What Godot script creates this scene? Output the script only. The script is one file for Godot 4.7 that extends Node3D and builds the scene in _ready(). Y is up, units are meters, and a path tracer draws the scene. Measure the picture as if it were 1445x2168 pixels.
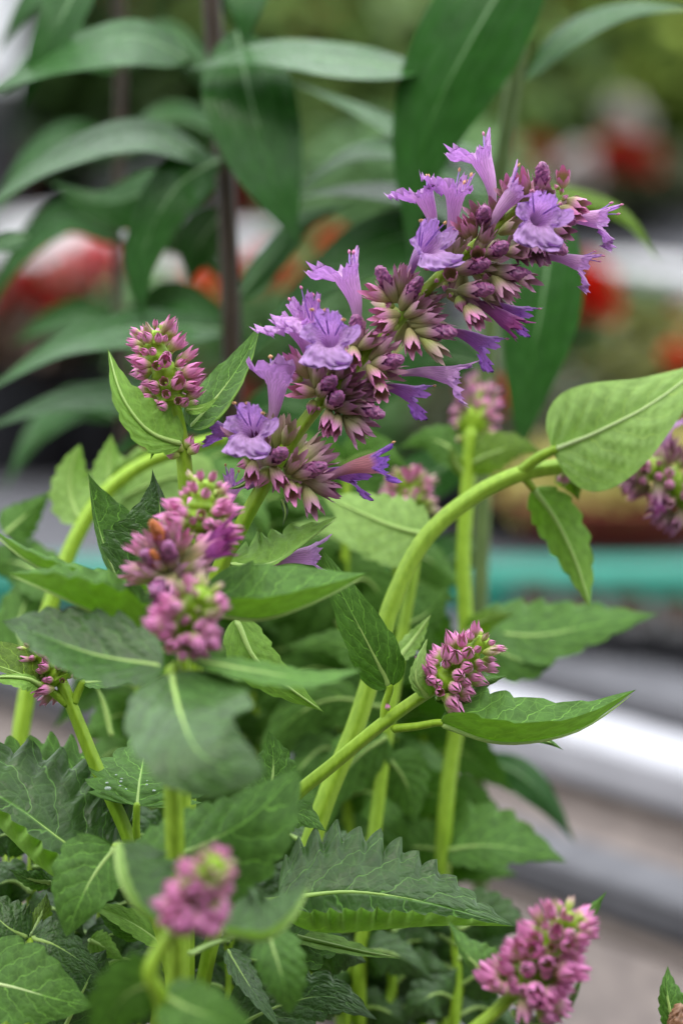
extends Node3D
# A hyssop in flower on a nursery bench, photographed close up with a shallow depth of field.
const FOCUS := 0.65          # metres from lens to the plane in focus
const HALF := 0.1727         # tangent of half the vertical angle of view
const EYE := Vector3(0, 1.05, 0)
const PITCH := -10.0
const SOIL := 0.69
var cam_basis: Basis
var rng := RandomNumberGenerator.new()
var mats := {}
var meshes := {}
var taken := {}

# ---------------------------------------------------------------- placing
func lin(r: float, g: float, b: float) -> Color:
	return Color(r, g, b).linear_to_srgb()

func ray(x: float, y: float) -> Vector3:
	return cam_basis * Vector3((x - 722.5) / 1084.0 * HALF, -(y - 1084.0) / 1084.0 * HALF, -1.0)

# photo pixel and centimetres behind the plane in focus -> point in the world
func P(x: float, y: float, d: float) -> Vector3:
	return EYE + ray(x, y) * (FOCUS + d * 0.01)

# photo pixel on a level surface at height h
func G(x: float, y: float, h: float) -> Vector3:
	var r := ray(x, y)
	return EYE + r * ((h - EYE.y) / r.y)

func numbered(parent: Node, n: String) -> String:
	var key := str(parent.get_instance_id()) + n
	var k: int = taken.get(key, 0)
	taken[key] = k + 1
	return n if k == 0 else "%s_%03d" % [n, k]

func thing(n: String, at: Vector3, label: String, category: String, group := "") -> Node3D:
	var o := Node3D.new()
	o.name = numbered(self, n)
	add_child(o, true)
	o.position = at
	o.set_meta("label", label)
	o.set_meta("category", category)
	if group != "":
		o.set_meta("group", group)
	return o

# a mesh whose vertices are in world coordinates, as a part of a thing
func part(parent: Node3D, n: String, mesh: Mesh, mat: Material = null) -> MeshInstance3D:
	var o := MeshInstance3D.new()
	o.name = numbered(parent, n)
	o.mesh = mesh
	if mat:
		o.material_override = mat
	parent.add_child(o, true)
	if parent != self and not (parent is MeshInstance3D):
		o.position = -parent.position
	return o

# a mesh modelled along +Y, put with its foot at a and its axis along dir; front is where its +Z points
func put(parent: Node3D, n: String, mesh: Mesh, mat: Material, a: Vector3, dir: Vector3, front: Vector3, s: Vector3) -> MeshInstance3D:
	var y := dir.normalized()
	var z := (front - y * front.dot(y))
	if z.length() < 1e-5:
		z = y.cross(Vector3(0.31, 0.2, 0.93))
	z = z.normalized()
	var x := y.cross(z)
	var o := MeshInstance3D.new()
	o.name = numbered(parent, n)
	o.mesh = mesh
	if mat:
		o.material_override = mat
	parent.add_child(o, true)
	var off := parent.position if not (parent is MeshInstance3D) else Vector3.ZERO
	o.transform = Transform3D(Basis(x * s.x, y * s.y, z * s.z), a - off)
	return o

func local_part(parent: Node3D, n: String, mesh: Mesh, mat: Material, t := Transform3D.IDENTITY) -> MeshInstance3D:
	var o := MeshInstance3D.new()
	o.name = numbered(parent, n)
	o.mesh = mesh
	if mat:
		o.material_override = mat
	parent.add_child(o, true)
	o.transform = t
	return o

# ---------------------------------------------------------------- meshes
func grid_mesh(pts: Array, uvs: Array, cols: Array, nu: int, nv: int, flip := false, closed := false, into: ArrayMesh = null) -> ArrayMesh:
	# pts: nu rows of nv points; closed rings run so that their outside is the front
	if closed: flip = not flip
	var v := PackedVector3Array()
	var nn := PackedVector3Array()
	var uv := PackedVector2Array()
	var cc := PackedColorArray()
	var idx := PackedInt32Array()
	for i in nu:
		for j in nv:
			var a: Vector3 = pts[maxi(i - 1, 0) * nv + j]
			var b: Vector3 = pts[mini(i + 1, nu - 1) * nv + j]
			var jl := j - 1
			var jr := j + 1
			if closed:
				if jl < 0: jl = nv - 2
				if jr > nv - 1: jr = 1
			else:
				jl = maxi(jl, 0)
				jr = mini(jr, nv - 1)
			var c: Vector3 = pts[i * nv + jl]
			var d: Vector3 = pts[i * nv + jr]
			var n := (d - c).cross(b - a)
			if n.length() < 1e-12:
				n = Vector3.UP * 1e-6
			n = n.normalized()
			if flip: n = -n
			v.append(pts[i * nv + j])
			nn.append(n)
			if uvs.size(): uv.append(uvs[i * nv + j])
			if cols.size(): cc.append(cols[i * nv + j])
	for i in nu - 1:
		for j in nv - 1:
			var p := i * nv + j
			if flip:
				idx.append_array([p, p + 1, p + nv, p + 1, p + nv + 1, p + nv])
			else:
				idx.append_array([p, p + nv, p + 1, p + 1, p + nv, p + nv + 1])
	var arr := []
	arr.resize(Mesh.ARRAY_MAX)
	arr[Mesh.ARRAY_VERTEX] = v
	arr[Mesh.ARRAY_NORMAL] = nn
	if uvs.size(): arr[Mesh.ARRAY_TEX_UV] = uv
	if cols.size(): arr[Mesh.ARRAY_COLOR] = cc
	arr[Mesh.ARRAY_INDEX] = idx
	var m := into if into else ArrayMesh.new()
	m.add_surface_from_arrays(Mesh.PRIMITIVE_TRIANGLES, arr)
	return m

func spline(pts: Array, t: float) -> Vector3:
	var n := pts.size() - 1
	var f := clampf(t, 0.0, 1.0) * n
	var i := mini(int(f), n - 1)
	var u := f - i
	var p1: Vector3 = pts[i]
	var p2: Vector3 = pts[i + 1]
	var p0: Vector3 = pts[i - 1] if i > 0 else p1 * 2.0 - p2
	var p3: Vector3 = pts[i + 2] if i + 2 <= n else p2 * 2.0 - p1
	var tb := maxf(sqrt(p1.distance_to(p2)), 1e-6)
	var ta := maxf(sqrt(p0.distance_to(p1)), 1e-6)
	var tc := maxf(sqrt(p2.distance_to(p3)), 1e-6)
	return p1.cubic_interpolate_in_time(p2, p0, p3, u, tb, -ta, tb + tc)

func vecs(a: Array) -> Array:
	var out := []
	for p in a:
		out.append(Vector3(p[0], p[1], p[2]))
	return out

# tube through world points; square > 0 makes the four-sided stem of the mint family
func tube(pts: Array, r0: float, r1: float, sides := 10, square := 0.0, steps := 0, cap := true, lump := 0.0) -> ArrayMesh:
	var n := steps if steps > 0 else pts.size() * 7
	var rows := []
	var cols := []
	var up := Vector3(0.13, 0.2, 0.97)
	var uvs := []
	var nu := 0
	for i in n + 1:
		var t := float(i) / n
		var c := spline(pts, t)
		var dir := (spline(pts, minf(t + 0.01, 1.0)) - spline(pts, maxf(t - 0.01, 0.0))).normalized()
		var side := dir.cross(up)
		if side.length() < 0.05:
			side = dir.cross(Vector3.RIGHT)
		side = side.normalized()
		up = side.cross(dir).normalized()
		var r := lerpf(r0, r1, t) * (1.0 + lump * sin(t * 37.0) * 0.5 + lump * sin(t * 83.0 + 1.0) * 0.4)
		if cap and (i == 0 or i == n):
			r *= 0.15
		for j in sides + 1:
			var a := TAU * j / sides
			var k := 1.0 + square * (cos(4.0 * a) * 0.5 + 0.12 * cos(8.0 * a))
			rows.append(c + (side * cos(a) + up * sin(a)) * r * k)
			uvs.append(Vector2(float(j) / sides * 2.0, t * 6.0))
		nu += 1
	return grid_mesh(rows, uvs, cols, nu, sides + 1, false, true)

# ---------------------------------------------------------------- textures and materials
func leaf_images(nlat: float, net: float, relief: bool, parallel := false, blade := 0.58) -> Array:
	var W := 448
	var H := 768
	var cell := FastNoiseLite.new()
	cell.noise_type = FastNoiseLite.TYPE_CELLULAR
	cell.cellular_return_type = FastNoiseLite.RETURN_DISTANCE2_SUB
	cell.cellular_jitter = 0.85
	cell.frequency = net
	cell.fractal_type = FastNoiseLite.FRACTAL_NONE
	cell.domain_warp_fractal_type = FastNoiseLite.DOMAIN_WARP_FRACTAL_NONE
	cell.domain_warp_enabled = true
	cell.domain_warp_amplitude = 14.0
	cell.domain_warp_frequency = 0.02
	cell.seed = 11
	var small := FastNoiseLite.new()
	small.noise_type = FastNoiseLite.TYPE_CELLULAR
	small.cellular_return_type = FastNoiseLite.RETURN_DISTANCE2_SUB
	small.frequency = net * 2.6
	small.fractal_type = FastNoiseLite.FRACTAL_NONE
	small.seed = 23
	var blot := FastNoiseLite.new()
	blot.frequency = 0.011
	blot.fractal_octaves = 4
	blot.seed = 4
	var bend := FastNoiseLite.new()
	bend.frequency = 0.012
	bend.fractal_type = FastNoiseLite.FRACTAL_NONE
	bend.seed = 8
	var fine := FastNoiseLite.new()
	fine.frequency = 0.16
	fine.seed = 9
	var col := PackedByteArray()
	col.resize(W * H * 3)
	var hgt := PackedByteArray()
	hgt.resize(W * H * 3)
	for y in H:
		var v := float(y) / H
		for x in W:
			var u := absf(float(x) / W * 2.0 - 1.0)
			var mid := exp(-pow(u / 0.022, 2.0))
			var vein := mid
			var lat := 0.0
			var n2 := cell.get_noise_2d(x * (1.0 if not parallel else 4.0), y * (1.0 if not parallel else 0.35)) + 1.0
			var ter := exp(-pow(n2 / 0.065, 2.0))
			var n3 := small.get_noise_2d(x, y) + 1.0
			var qua := exp(-pow(n3 / 0.10, 2.0))
			var away := 1.0
			if parallel:
				lat = pow(0.5 + 0.5 * cos(u * 46.0), 8.0) * 0.5
				ter *= 0.6
				qua = 0.0
			else:
				var w := bend.get_noise_2d(x, y) * 0.16 + bend.get_noise_2d(x * 3.0, y * 3.0) * 0.04
				var ph := nlat * (v - 0.42 * pow(u, 1.25) * (1.0 - 0.45 * v)) + w + (0.5 if x > W / 2 else 0.15)
				away = absf(ph - round(ph)) * 2.0
				lat = exp(-pow(away / nlat / (0.0085 * (1.25 - 0.7 * u)), 2.0))
			vein = clampf(maxf(vein, maxf(lat * 0.9, maxf(ter * 0.27, qua * 0.08))), 0.0, 1.0)
			var b := blade + 0.11 * blot.get_noise_2d(x, y) + 0.03 * fine.get_noise_2d(x, y)
			var k := (y * W + x) * 3
			col[k] = int(255.0 * clampf(lerpf(b, 0.99, vein), 0.0, 1.0))
			col[k + 1] = int(255.0 * clampf(lerpf(b * 1.05, 1.0, vein), 0.0, 1.0))
			col[k + 2] = int(255.0 * clampf(lerpf(b * 0.90, 0.82, vein), 0.0, 1.0))
			# the blade swells between the veins
			var puff := 1.0 - exp(-pow(n2 / 0.5, 2.0))
			var puff2 := 1.0 - exp(-pow(n3 / 0.4, 2.0))
			var h := 0.30 + 0.32 * puff * (1.0 - 0.8 * lat) + 0.10 * puff2 + 0.16 * minf(1.0, away * 1.6) - 0.2 * mid
			if parallel:
				h = 0.5 - 0.3 * lat + 0.12 * blot.get_noise_2d(x * 3.0, y)
			var hb := int(255.0 * clampf(h if relief else 1.0 - h, 0.0, 1.0))
			hgt[k] = hb
			hgt[k + 1] = hb
			hgt[k + 2] = hb
	var a := Image.create_from_data(W, H, false, Image.FORMAT_RGB8, col)
	var c := Image.create_from_data(W, H, false, Image.FORMAT_RGB8, hgt)
	return [ImageTexture.create_from_image(a), ImageTexture.create_from_image(c)]

func leaf_material(tex: Array, tint: Color, rough: float, spec: float, back: Color, relief: float) -> StandardMaterial3D:
	var m := StandardMaterial3D.new()
	m.albedo_texture = tex[0]
	m.albedo_color = tint
	m.roughness = rough
	m.metallic_specular = spec
	m.heightmap_enabled = true
	m.heightmap_texture = tex[1]
	m.heightmap_scale = relief
	m.backlight_enabled = true
	m.backlight = back
	return m

func plain(n: String, c: Color, rough := 0.6, spec := 0.5, back := Color.BLACK) -> StandardMaterial3D:
	if mats.has(n):
		return mats[n]
	var m := StandardMaterial3D.new()
	m.albedo_color = c
	m.roughness = rough
	m.metallic_specular = spec
	if back != Color.BLACK:
		m.backlight_enabled = true
		m.backlight = back
	mats[n] = m
	return m

func tinted(n: String, rough: float, back: Color, spec := 0.4) -> StandardMaterial3D:
	var m := plain(n, Color.WHITE, rough, spec, back)
	m.vertex_color_use_as_albedo = true
	return m

func noise_tex(freq: float, c0: Color, c1: Color, seed_: int, size := 512) -> NoiseTexture2D:
	var t := NoiseTexture2D.new()
	var f := FastNoiseLite.new()
	f.frequency = freq
	f.fractal_octaves = 5
	f.seed = seed_
	t.noise = f
	t.width = size
	t.height = size
	t.seamless = true
	var g := Gradient.new()
	g.set_color(0, c0)
	g.set_color(1, c1)
	t.color_ramp = g
	return t

func surface(n: String, c0: Color, c1: Color, freq: float, scale: Vector3, rough: float, spec := 0.4, metal := 0.0) -> StandardMaterial3D:
	var m := plain(n, Color.WHITE, rough, spec)
	m.albedo_texture = noise_tex(freq, c0, c1, n.length() + int(freq * 1000.0))
	m.uv1_triplanar = true
	m.uv1_world_triplanar = true
	m.uv1_scale = scale
	m.metallic = metal
	return m

func make_materials() -> void:
	var quilt := leaf_images(6.0, 0.021, true)
	var under := leaf_images(6.0, 0.021, false, false, 0.84)
	var lance := leaf_images(6.0, 0.012, true, true, 0.74)
	# hyssop leaves: upper faces, lower faces
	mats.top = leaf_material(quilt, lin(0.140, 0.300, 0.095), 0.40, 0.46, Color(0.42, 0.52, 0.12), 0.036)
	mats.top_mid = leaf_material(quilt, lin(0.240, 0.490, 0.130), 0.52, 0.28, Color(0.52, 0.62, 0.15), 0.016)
	mats.low = leaf_material(under, lin(0.250, 0.420, 0.105), 0.62, 0.3, Color(0.60, 0.70, 0.20), 0.016)
	mats.low_pale = leaf_material(under, lin(0.400, 0.570, 0.240), 0.65, 0.3, Color(0.62, 0.72, 0.32), 0.016)
	mats.young = leaf_material(quilt, lin(0.420, 0.660, 0.130), 0.55, 0.4, Color(0.86, 0.96, 0.20), 0.02)
	# the tall plant behind: glossy lance leaves with veins along them
	mats.lance = leaf_material(lance, lin(0.048, 0.160, 0.040), 1.0, 0.33, Color(0.24, 0.34, 0.10), 0.05)
	# wet in patches
	mats.lance.roughness_texture = noise_tex(0.013, Color(0.06, 0.06, 0.06), Color(0.46, 0.46, 0.46), 77)
	# stems
	var st := surface("stem", Color(0.45, 0.59, 0.11), Color(0.63, 0.77, 0.24), 0.02, Vector3(60, 20, 60), 0.5)
	st.backlight_enabled = true
	st.backlight = Color(0.2, 0.24, 0.03)
	surface("stem_dark", Color(0.16, 0.12, 0.09), Color(0.25, 0.20, 0.14), 0.02, Vector3(30, 9, 30), 0.45)
	surface("stem_olive", Color(0.30, 0.38, 0.20), Color(0.40, 0.48, 0.27), 0.02, Vector3(30, 9, 30), 0.45)
	plain("rib", lin(0.33, 0.50, 0.13), 0.5)
	plain("rib_pale", lin(0.50, 0.64, 0.28), 0.55)
	plain("rib_lance", lin(0.16, 0.30, 0.12), 0.4)
	tinted("calyx", 0.62, Color(0.44, 0.40, 0.36))
	tinted("petal", 0.55, Color(0.86, 0.78, 0.92), 0.35)
	tinted("wilt", 0.5, Color(0.1, 0.06, 0.1), 0.6)
	tinted("bloom", 0.55, Color(0.3, 0.1, 0.08))
	tinted("foliage", 0.42, Color(0.18, 0.22, 0.05), 0.5)
	plain("filament", lin(0.40, 0.22, 0.66), 0.5, 0.4, Color(0.3, 0.2, 0.36))
	plain("anther", lin(0.66, 0.36, 0.18), 0.6)
	plain("anther_pink", lin(0.66, 0.22, 0.42), 0.6)

# ---------------------------------------------------------------- leaves
# mid: photo points of the midrib from base to tip; wl, wr: half widths in photo pixels to the left and the right on the way to the tip
# (negative: that half is folded over to the other side); dl, dr: centimetres the edges lie behind the midrib; cl, cr: curl of the halves
func leaf(owner_: Node3D, mid: Array, wl: float, wr: float, dl: float, dr: float, o := {}) -> MeshInstance3D:
	var m := vecs(mid)
	var teeth: float = o.get("teeth", 7.0 if o.get("quilt", 0.03) > 0.0 else 0.0)
	var td: float = o.get("td", 0.16)
	var a: float = o.get("a", 0.55) * 0.92
	var b: float = o.get("b", 0.95) * 1.35
	var cl: float = o.get("cl", 0.0)
	var cr: float = o.get("cr", 0.0)
	var wave: float = o.get("wave", 0.06)
	var quilt: float = o.get("quilt", 0.03)
	var flipped: bool = o.get("flip", false)
	var nt: int = o.get("nt", 0)
	if nt == 0:
		nt = maxi(26, int(teeth * 8.0))
	var ns := 8
	var pk := a / (a + b)
	var norm := pow(pk, a) * pow(1.0 - pk, b)
	var phase := rng.randf() * 6.0
	wl *= o.get("slim", 1.0)
	wr *= o.get("slim", 1.0)
	var uv := []
	var pts := []
	for i in nt + 1:
		var t := float(i) / nt
		var te := pow(t, 1.25) if i < nt else 1.0
		var c := spline(m, te)
		var d2 := spline(m, minf(te + 0.02, 1.0)) - spline(m, maxf(te - 0.02, 0.0))
		var dir := Vector2(d2.x, d2.y).normalized()
		var nrm := Vector2(dir.y, -dir.x)
		var f := pow(te, a) * pow(1.0 - te, b) / norm
		var tooth := 0.0
		if teeth > 0.0:
			var q := fposmod(te * teeth, 1.0)
			tooth = (pow(q / 0.8, 0.6) if q < 0.8 else pow((1.0 - q) / 0.2, 0.8)) - 0.55
			tooth *= td * 1.35 * minf(1.0, te * 7.0) * (1.1 + 0.35 * sin(floorf(te * teeth) * 2.3 + phase))
		for j in range(-ns, ns + 1):
			var s := absf(float(j) / ns)
			var left := j < 0
			var w := (wl if left else wr) * f
			var dd := (dl if left else dr) * f
			var cu := cl if left else cr
			var edge := pow(s, 2.2 if cu < 1.5 else 7.0)
			var reach := w * (1.0 + tooth * edge)
			var lat := reach * s
			var dep := dd * s
			if cu != 0.0:
				lat = reach * sin(cu * s) / cu
				dep -= absf(reach) * 0.0104 * (1.0 - cos(cu * s)) / absf(cu) * signf(cu)
			dep += wave * sin(te * 15.0 + phase + (0.0 if left else 2.0)) * edge * (1.0 - te)
			# blade bulges between the side veins
			var ph := 6.0 * (te - 0.42 * pow(s, 1.25) * (1.0 - 0.45 * te)) + (0.5 if not left else 0.15)
			dep -= quilt * absf(sin(PI * ph)) * sin(PI * minf(1.0, s * 1.05)) * f
			var sg := -1.0 if not left else 1.0
			pts.append(P(c.x + nrm.x * lat * sg, c.y + nrm.y * lat * sg, c.z + dep))
			uv.append(Vector2(0.5 + 0.5 * (-s if left else s), te))
	var nv := ns * 2 + 1
	var nrms := []
	for i in nt + 1:
		for j in nv:
			var tt: Vector3 = pts[mini(i + 1, nt) * nv + j] - pts[maxi(i - 1, 0) * nv + j]
			var ss: Vector3 = pts[i * nv + mini(j + 1, nv - 1)] - pts[i * nv + maxi(j - 1, 0)]
			var n := ss.cross(tt)
			nrms.append(n.normalized() if n.length() > 1e-14 else cam_basis.z)
	var arr := []
	arr.resize(Mesh.ARRAY_MAX)
	arr[Mesh.ARRAY_VERTEX] = PackedVector3Array(pts)
	arr[Mesh.ARRAY_NORMAL] = PackedVector3Array(nrms)
	arr[Mesh.ARRAY_TEX_UV] = PackedVector2Array(uv)
	var mesh := ArrayMesh.new()
	var tm: Material = mats[o.get("m", "top")]
	var lm: Material = mats[o.get("ml", "low")]
	var bands := []
	var roll := int(ns * 0.55)
	if cl > 1.5:
		bands.append([0, ns - roll, not flipped])
		bands.append([ns - roll, ns, flipped])
	else:
		bands.append([0, ns, flipped != (wl < 0.0)])
	if cr > 1.5:
		bands.append([ns, ns + roll, flipped])
		bands.append([ns + roll, nv - 1, not flipped])
	else:
		bands.append([ns, nv - 1, flipped != (wr < 0.0)])
	for bd in bands:
		var idx := PackedInt32Array()
		for i in nt:
			for j in range(bd[0], bd[1]):
				var p: int = i * nv + j
				idx.append_array([p, p + nv, p + 1, p + 1, p + nv, p + nv + 1])
		arr[Mesh.ARRAY_INDEX] = idx
		mesh.add_surface_from_arrays(Mesh.PRIMITIVE_TRIANGLES, arr)
		mesh.surface_set_material(mesh.get_surface_count() - 1, lm if bd[2] else tm)
	var node := part(owner_, "leaf", mesh)
	if o.has("grid"):
		node.set_meta("grid", pts)
	if o.has("label"):
		node.set_meta("label", o.label)
	# midrib, standing out on the lower face
	var rib := []
	var rr: float = o.get("rib", 0.0007)
	if rr > 0.0:
		for i in 9:
			var row := mini(int(i / 8.0 * (nt - 1)), nt - 1)
			var pm: Vector3 = pts[row * nv + ns]
			var off: Vector3 = -nrms[row * nv + ns]
			rib.append(pm + off * rr * 0.45 * (-1.0 if flipped else 1.0))
		var rn := part(node, "midrib", tube(rib, rr, rr * 0.2, 6, 0.0, 16), mats[o.get("rm", "rib")])
		rn.position = Vector3.ZERO
	if o.has("pet"):
		var pp := []
		for q in o.pet:
			pp.append(P(q[0], q[1], q[2]))
		pp.append(pts[ns])
		pp.append(pts[2 * nv + ns])
		var pr: float = o.get("pr", 0.0009)
		var pn := part(node, "petiole", tube(pp, pr * 1.1, pr * 0.8, 8), mats[o.get("pm", "stem")])
		pn.position = Vector3.ZERO
	return node

func stem(owner_: Node3D, pts: Array, r0: float, r1: float, mat := "stem", square := 0.24, n := "stem", root := true) -> void:
	var w := []
	if root:
		w.append(Vector3(owner_.position.x, owner_.position.y - 0.012, owner_.position.z))
	for p in pts:
		w.append(P(p[0], p[1], p[2]))
	part(owner_, n, tube(w, r0 * 0.72, r1 * 0.84, 16, square, w.size() * 8, true, 0.02), mats[mat])

# ---------------------------------------------------------------- flower pieces (modelled in millimetres along +Y)
func tone(c: Color, k: float) -> Color:
	return Color(c.r * k, c.g * k, c.b * k)

func calyx_mesh(key: String, foot: Color, tip: Color, open: float, seed_: int, len_ := 9.0, lo := 0.30, hi := 0.85) -> ArrayMesh:
	if meshes.has(key):
		return meshes[key]
	var r := RandomNumberGenerator.new()
	r.seed = seed_
	var nu := 10
	var nv := 31
	var pts := []
	var cols := []
	var spread := []
	for k in 5:
		spread.append([r.randf_range(-0.25, 0.5), r.randf_range(0.8, 1.2)])
	for i in nu:
		var s := float(i) / (nu - 1)
		for j in nv:
			var ph := TAU * j / (nv - 1)
			var k := int(floor(fposmod(ph / TAU * 5.0, 5.0)))
			var q := fposmod(ph / TAU * 5.0, 1.0)
			var tri := 1.0 - absf(q - 0.5) * 2.0
			var tl: float = 3.3 * spread[k][1] * pow(tri, 0.85)
			var body := len_ - 3.3
			var y := s * body if s < 0.66 else 0.66 * body + (s - 0.66) / 0.34 * (0.34 * body + tl)
			var rad := 0.55 + (1.85 - 0.55) * pow(minf(1.0, y / (body * 0.75)), 0.7)
			if y > body:
				rad += (y - body) * (open * 0.30 + 0.20 * spread[k][0] - 0.05)
			rad *= 1.0 + 0.05 * cos(ph * 15.0)
			var mix := smoothstep(lo, hi, y / len_)
			pts.append(Vector3(cos(ph) * rad, y, sin(ph) * rad))
			var cc := foot.lerp(tip, mix)
			cols.append(tone(cc, 0.97 + 0.07 * cos(ph * 15.0)))
	meshes[key] = grid_mesh(pts, [], cols, nu, nv, false, true)
	return meshes[key]

func lump_mesh(key: String, c0: Color, c1: Color, seed_: int, rad := 1.5, len_ := 5.0) -> ArrayMesh:
	if meshes.has(key):
		return meshes[key]
	var nz := FastNoiseLite.new()
	nz.seed = seed_
	nz.frequency = 0.9
	var pts := []
	var cols := []
	for i in 17:
		var s := float(i) / 16.0
		for j in 25:
			var ph := TAU * j / 24.0
			var jj := j % 24
			var pa := TAU * jj / 24.0
			var rr := rad * pow(maxf(0.0, sin(PI * clampf(0.2 + s * 0.8, 0, 1))), 0.42)
			var n := nz.get_noise_3d(cos(pa) * 1.6, s * len_ * 0.8, sin(pa) * 1.6)
			var n2 := nz.get_noise_3d(cos(pa) * 5.5, s * len_ * 1.4, sin(pa) * 5.5 + 9.0)
			rr *= 1.0 + 0.34 * n + 0.42 * n2
			pts.append(Vector3(cos(ph) * rr, s * len_, sin(ph) * rr))
			cols.append(c0.lerp(c1, clampf(0.5 + 1.1 * n2, 0, 1)))
	meshes[key] = grid_mesh(pts, [], cols, 17, 25, false, true)
	return meshes[key]

# two-lipped corolla: upper lip towards -Z, three-lobed lower lip towards +Z
func corolla_mesh(key: String, seed_: int, flare: float, lower: float, c_foot: Color, c_tube: Color, c_lip: Color) -> ArrayMesh:
	if meshes.has(key):
		return meshes[key]
	var nz := FastNoiseLite.new()
	nz.seed = seed_
	nz.frequency = 0.16
	var pts := []
	var cols := []
	var nu := 26
	var nv := 61
	var tubelen := 9.0
	for i in nu:
		var u := float(i) / (nu - 1)
		for j in nv:
			var ph := TAU * j / (nv - 1)
			var jj := j % (nv - 1)
			var q := TAU * jj / (nv - 1)
			# angle from the upper lip, -PI..PI
			var up := wrapf(q - PI * 1.5, -PI, PI)
			var au := absf(up)
			var x := cos(ph)
			var z := sin(ph)
			var l_up := 4.6 * exp(-pow((au - 0.38) / 0.50, 4.0)) * (1.0 - 0.25 * exp(-pow(au / 0.12, 2.0)))
			var l_side := 2.5 * exp(-pow((au - 1.55) / 0.50, 4.0))
			var l_low := 5.9 * lower * exp(-pow((PI - au) / 0.78, 6.0)) * (1.0 - 0.22 * exp(-pow((PI - au) / 0.12, 2.0)))
			var ll := 1.1 + l_up + l_side + l_low
			var k_up := smoothstep(1.4, 0.7, au)
			var k_low := smoothstep(1.9, 2.5, au)
			var ang := lerpf(lerpf(1.1, 1.75, k_low), 0.22, k_up) * flare
			var p: Vector3
			var rad0 := 0.75
			var rad1 := 2.15
			if u < 0.5:
				var s := u / 0.5
				var rr := lerpf(rad0, rad1, pow(s, 1.5))
				p = Vector3(x * rr * (1.0 - 0.14 * s), s * tubelen, z * rr)
				p.z += -0.9 * sin(s * PI) * 0.6
			else:
				var k := (u - 0.5) / 0.5
				var arc := ll * k
				var bend := ang * minf(1.0, k * 1.25)
				var fwd := arc * cos(bend * 0.62)
				var out := arc * sin(bend * 0.8) * (1.0 - 0.12 * k_low * k)
				var rr := rad1 + out
				p = Vector3(x * rr * (1.0 + 0.30 * k * k_low), tubelen + fwd, z * rr)
				var nn := nz.get_noise_3d(x * 9.0 + seed_, arc * 3.0, z * 9.0)
				var nn2 := nz.get_noise_3d(x * 26.0, arc * 8.0 + seed_, z * 26.0)
				p += Vector3(x * 0.5, 1.0, z * 0.5) * (nn * 2.4 + nn2 * 2.0) * k * k * (1.0 + 0.5 * k_low)
			pts.append(p)
			var cc := c_foot.lerp(c_tube, smoothstep(0.05, 0.4, u)).lerp(c_lip, smoothstep(0.5, 0.85, u))
			var streak := 0.92 + 0.17 * cos(ph * 22.0 + nz.get_noise_2d(u * 60.0, ph * 3.0) * 5.0) + 0.16 * nz.get_noise_3d(x * 14.0, u * 60.0, z * 14.0)
			cols.append(tone(cc, streak))
	meshes[key] = grid_mesh(pts, [], cols, nu, nv, false, true)
	return meshes[key]

func stamen_mesh(key: String, bend: float, len_: float) -> ArrayMesh:
	if meshes.has(key):
		return meshes[key]
	var pts := [Vector3(0, 0, 0), Vector3(0, len_ * 0.4, bend * 0.3), Vector3(0, len_ * 0.75, bend * 0.7), Vector3(0, len_, bend * 1.3)]
	var m := tube(pts, 0.18, 0.13, 6, 0.0, 10)
	var tip: Vector3 = pts[3]
	var rows := []
	for lobe in 1:
		for i in 7:
			var s := float(i) / 6.0
			for j in 9:
				var a := TAU * j / 8.0
				var r := 0.34 * sin(PI * clampf(s, 0.03, 0.97)) * (1.0 + 0.45 * cos(2.0 * a))
				rows.append(tip + Vector3(cos(a) * r, (s - 0.4) * 1.15, sin(a) * r))
	grid_mesh(rows, [], [], 7, 9, false, true, m)
	meshes[key] = m
	return m

const MAUVE := Color(0.44, 0.19, 0.35)
const DUSK := Color(0.33, 0.13, 0.26)
const PINK := Color(0.74, 0.26, 0.55)
const ROSE := Color(0.60, 0.31, 0.48)
const OLIVE := Color(0.34, 0.34, 0.15)
const LIME := Color(0.42, 0.54, 0.12)

func calyx(kind: String) -> ArrayMesh:
	var v := rng.randi() % 3
	var key := "calyx_%s_%d" % [kind, v]
	match kind:
		"c": return calyx_mesh(key, OLIVE, ROSE.lerp(MAUVE, v * 0.35), 0.42, 20 + v)
		"d": return calyx_mesh(key, OLIVE.lerp(DUSK, 0.3), DUSK, 0.35, 30 + v)
		"g": return calyx_mesh(key, LIME.lerp(OLIVE, 0.5), ROSE.lerp(OLIVE, 0.5), 0.4, 40 + v)
		"p": return calyx_mesh(key, Color(0.42, 0.38, 0.17), PINK.lerp(ROSE, v * 0.2), 0.3, 50 + v)
		"s": return calyx_mesh(key, Color(0.44, 0.44, 0.16), PINK, -0.75 + 0.25 * v, 60 + v, 7.5, 0.22, 0.62)
		"t": return calyx_mesh(key, LIME, Color(0.66, 0.46, 0.44), -0.5, 70 + v, 7.0)
	return calyx_mesh("calyx_b_%d" % v, LIME, PINK, -1.5, 80 + v, 6.5, 0.25, 0.6)

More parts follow.
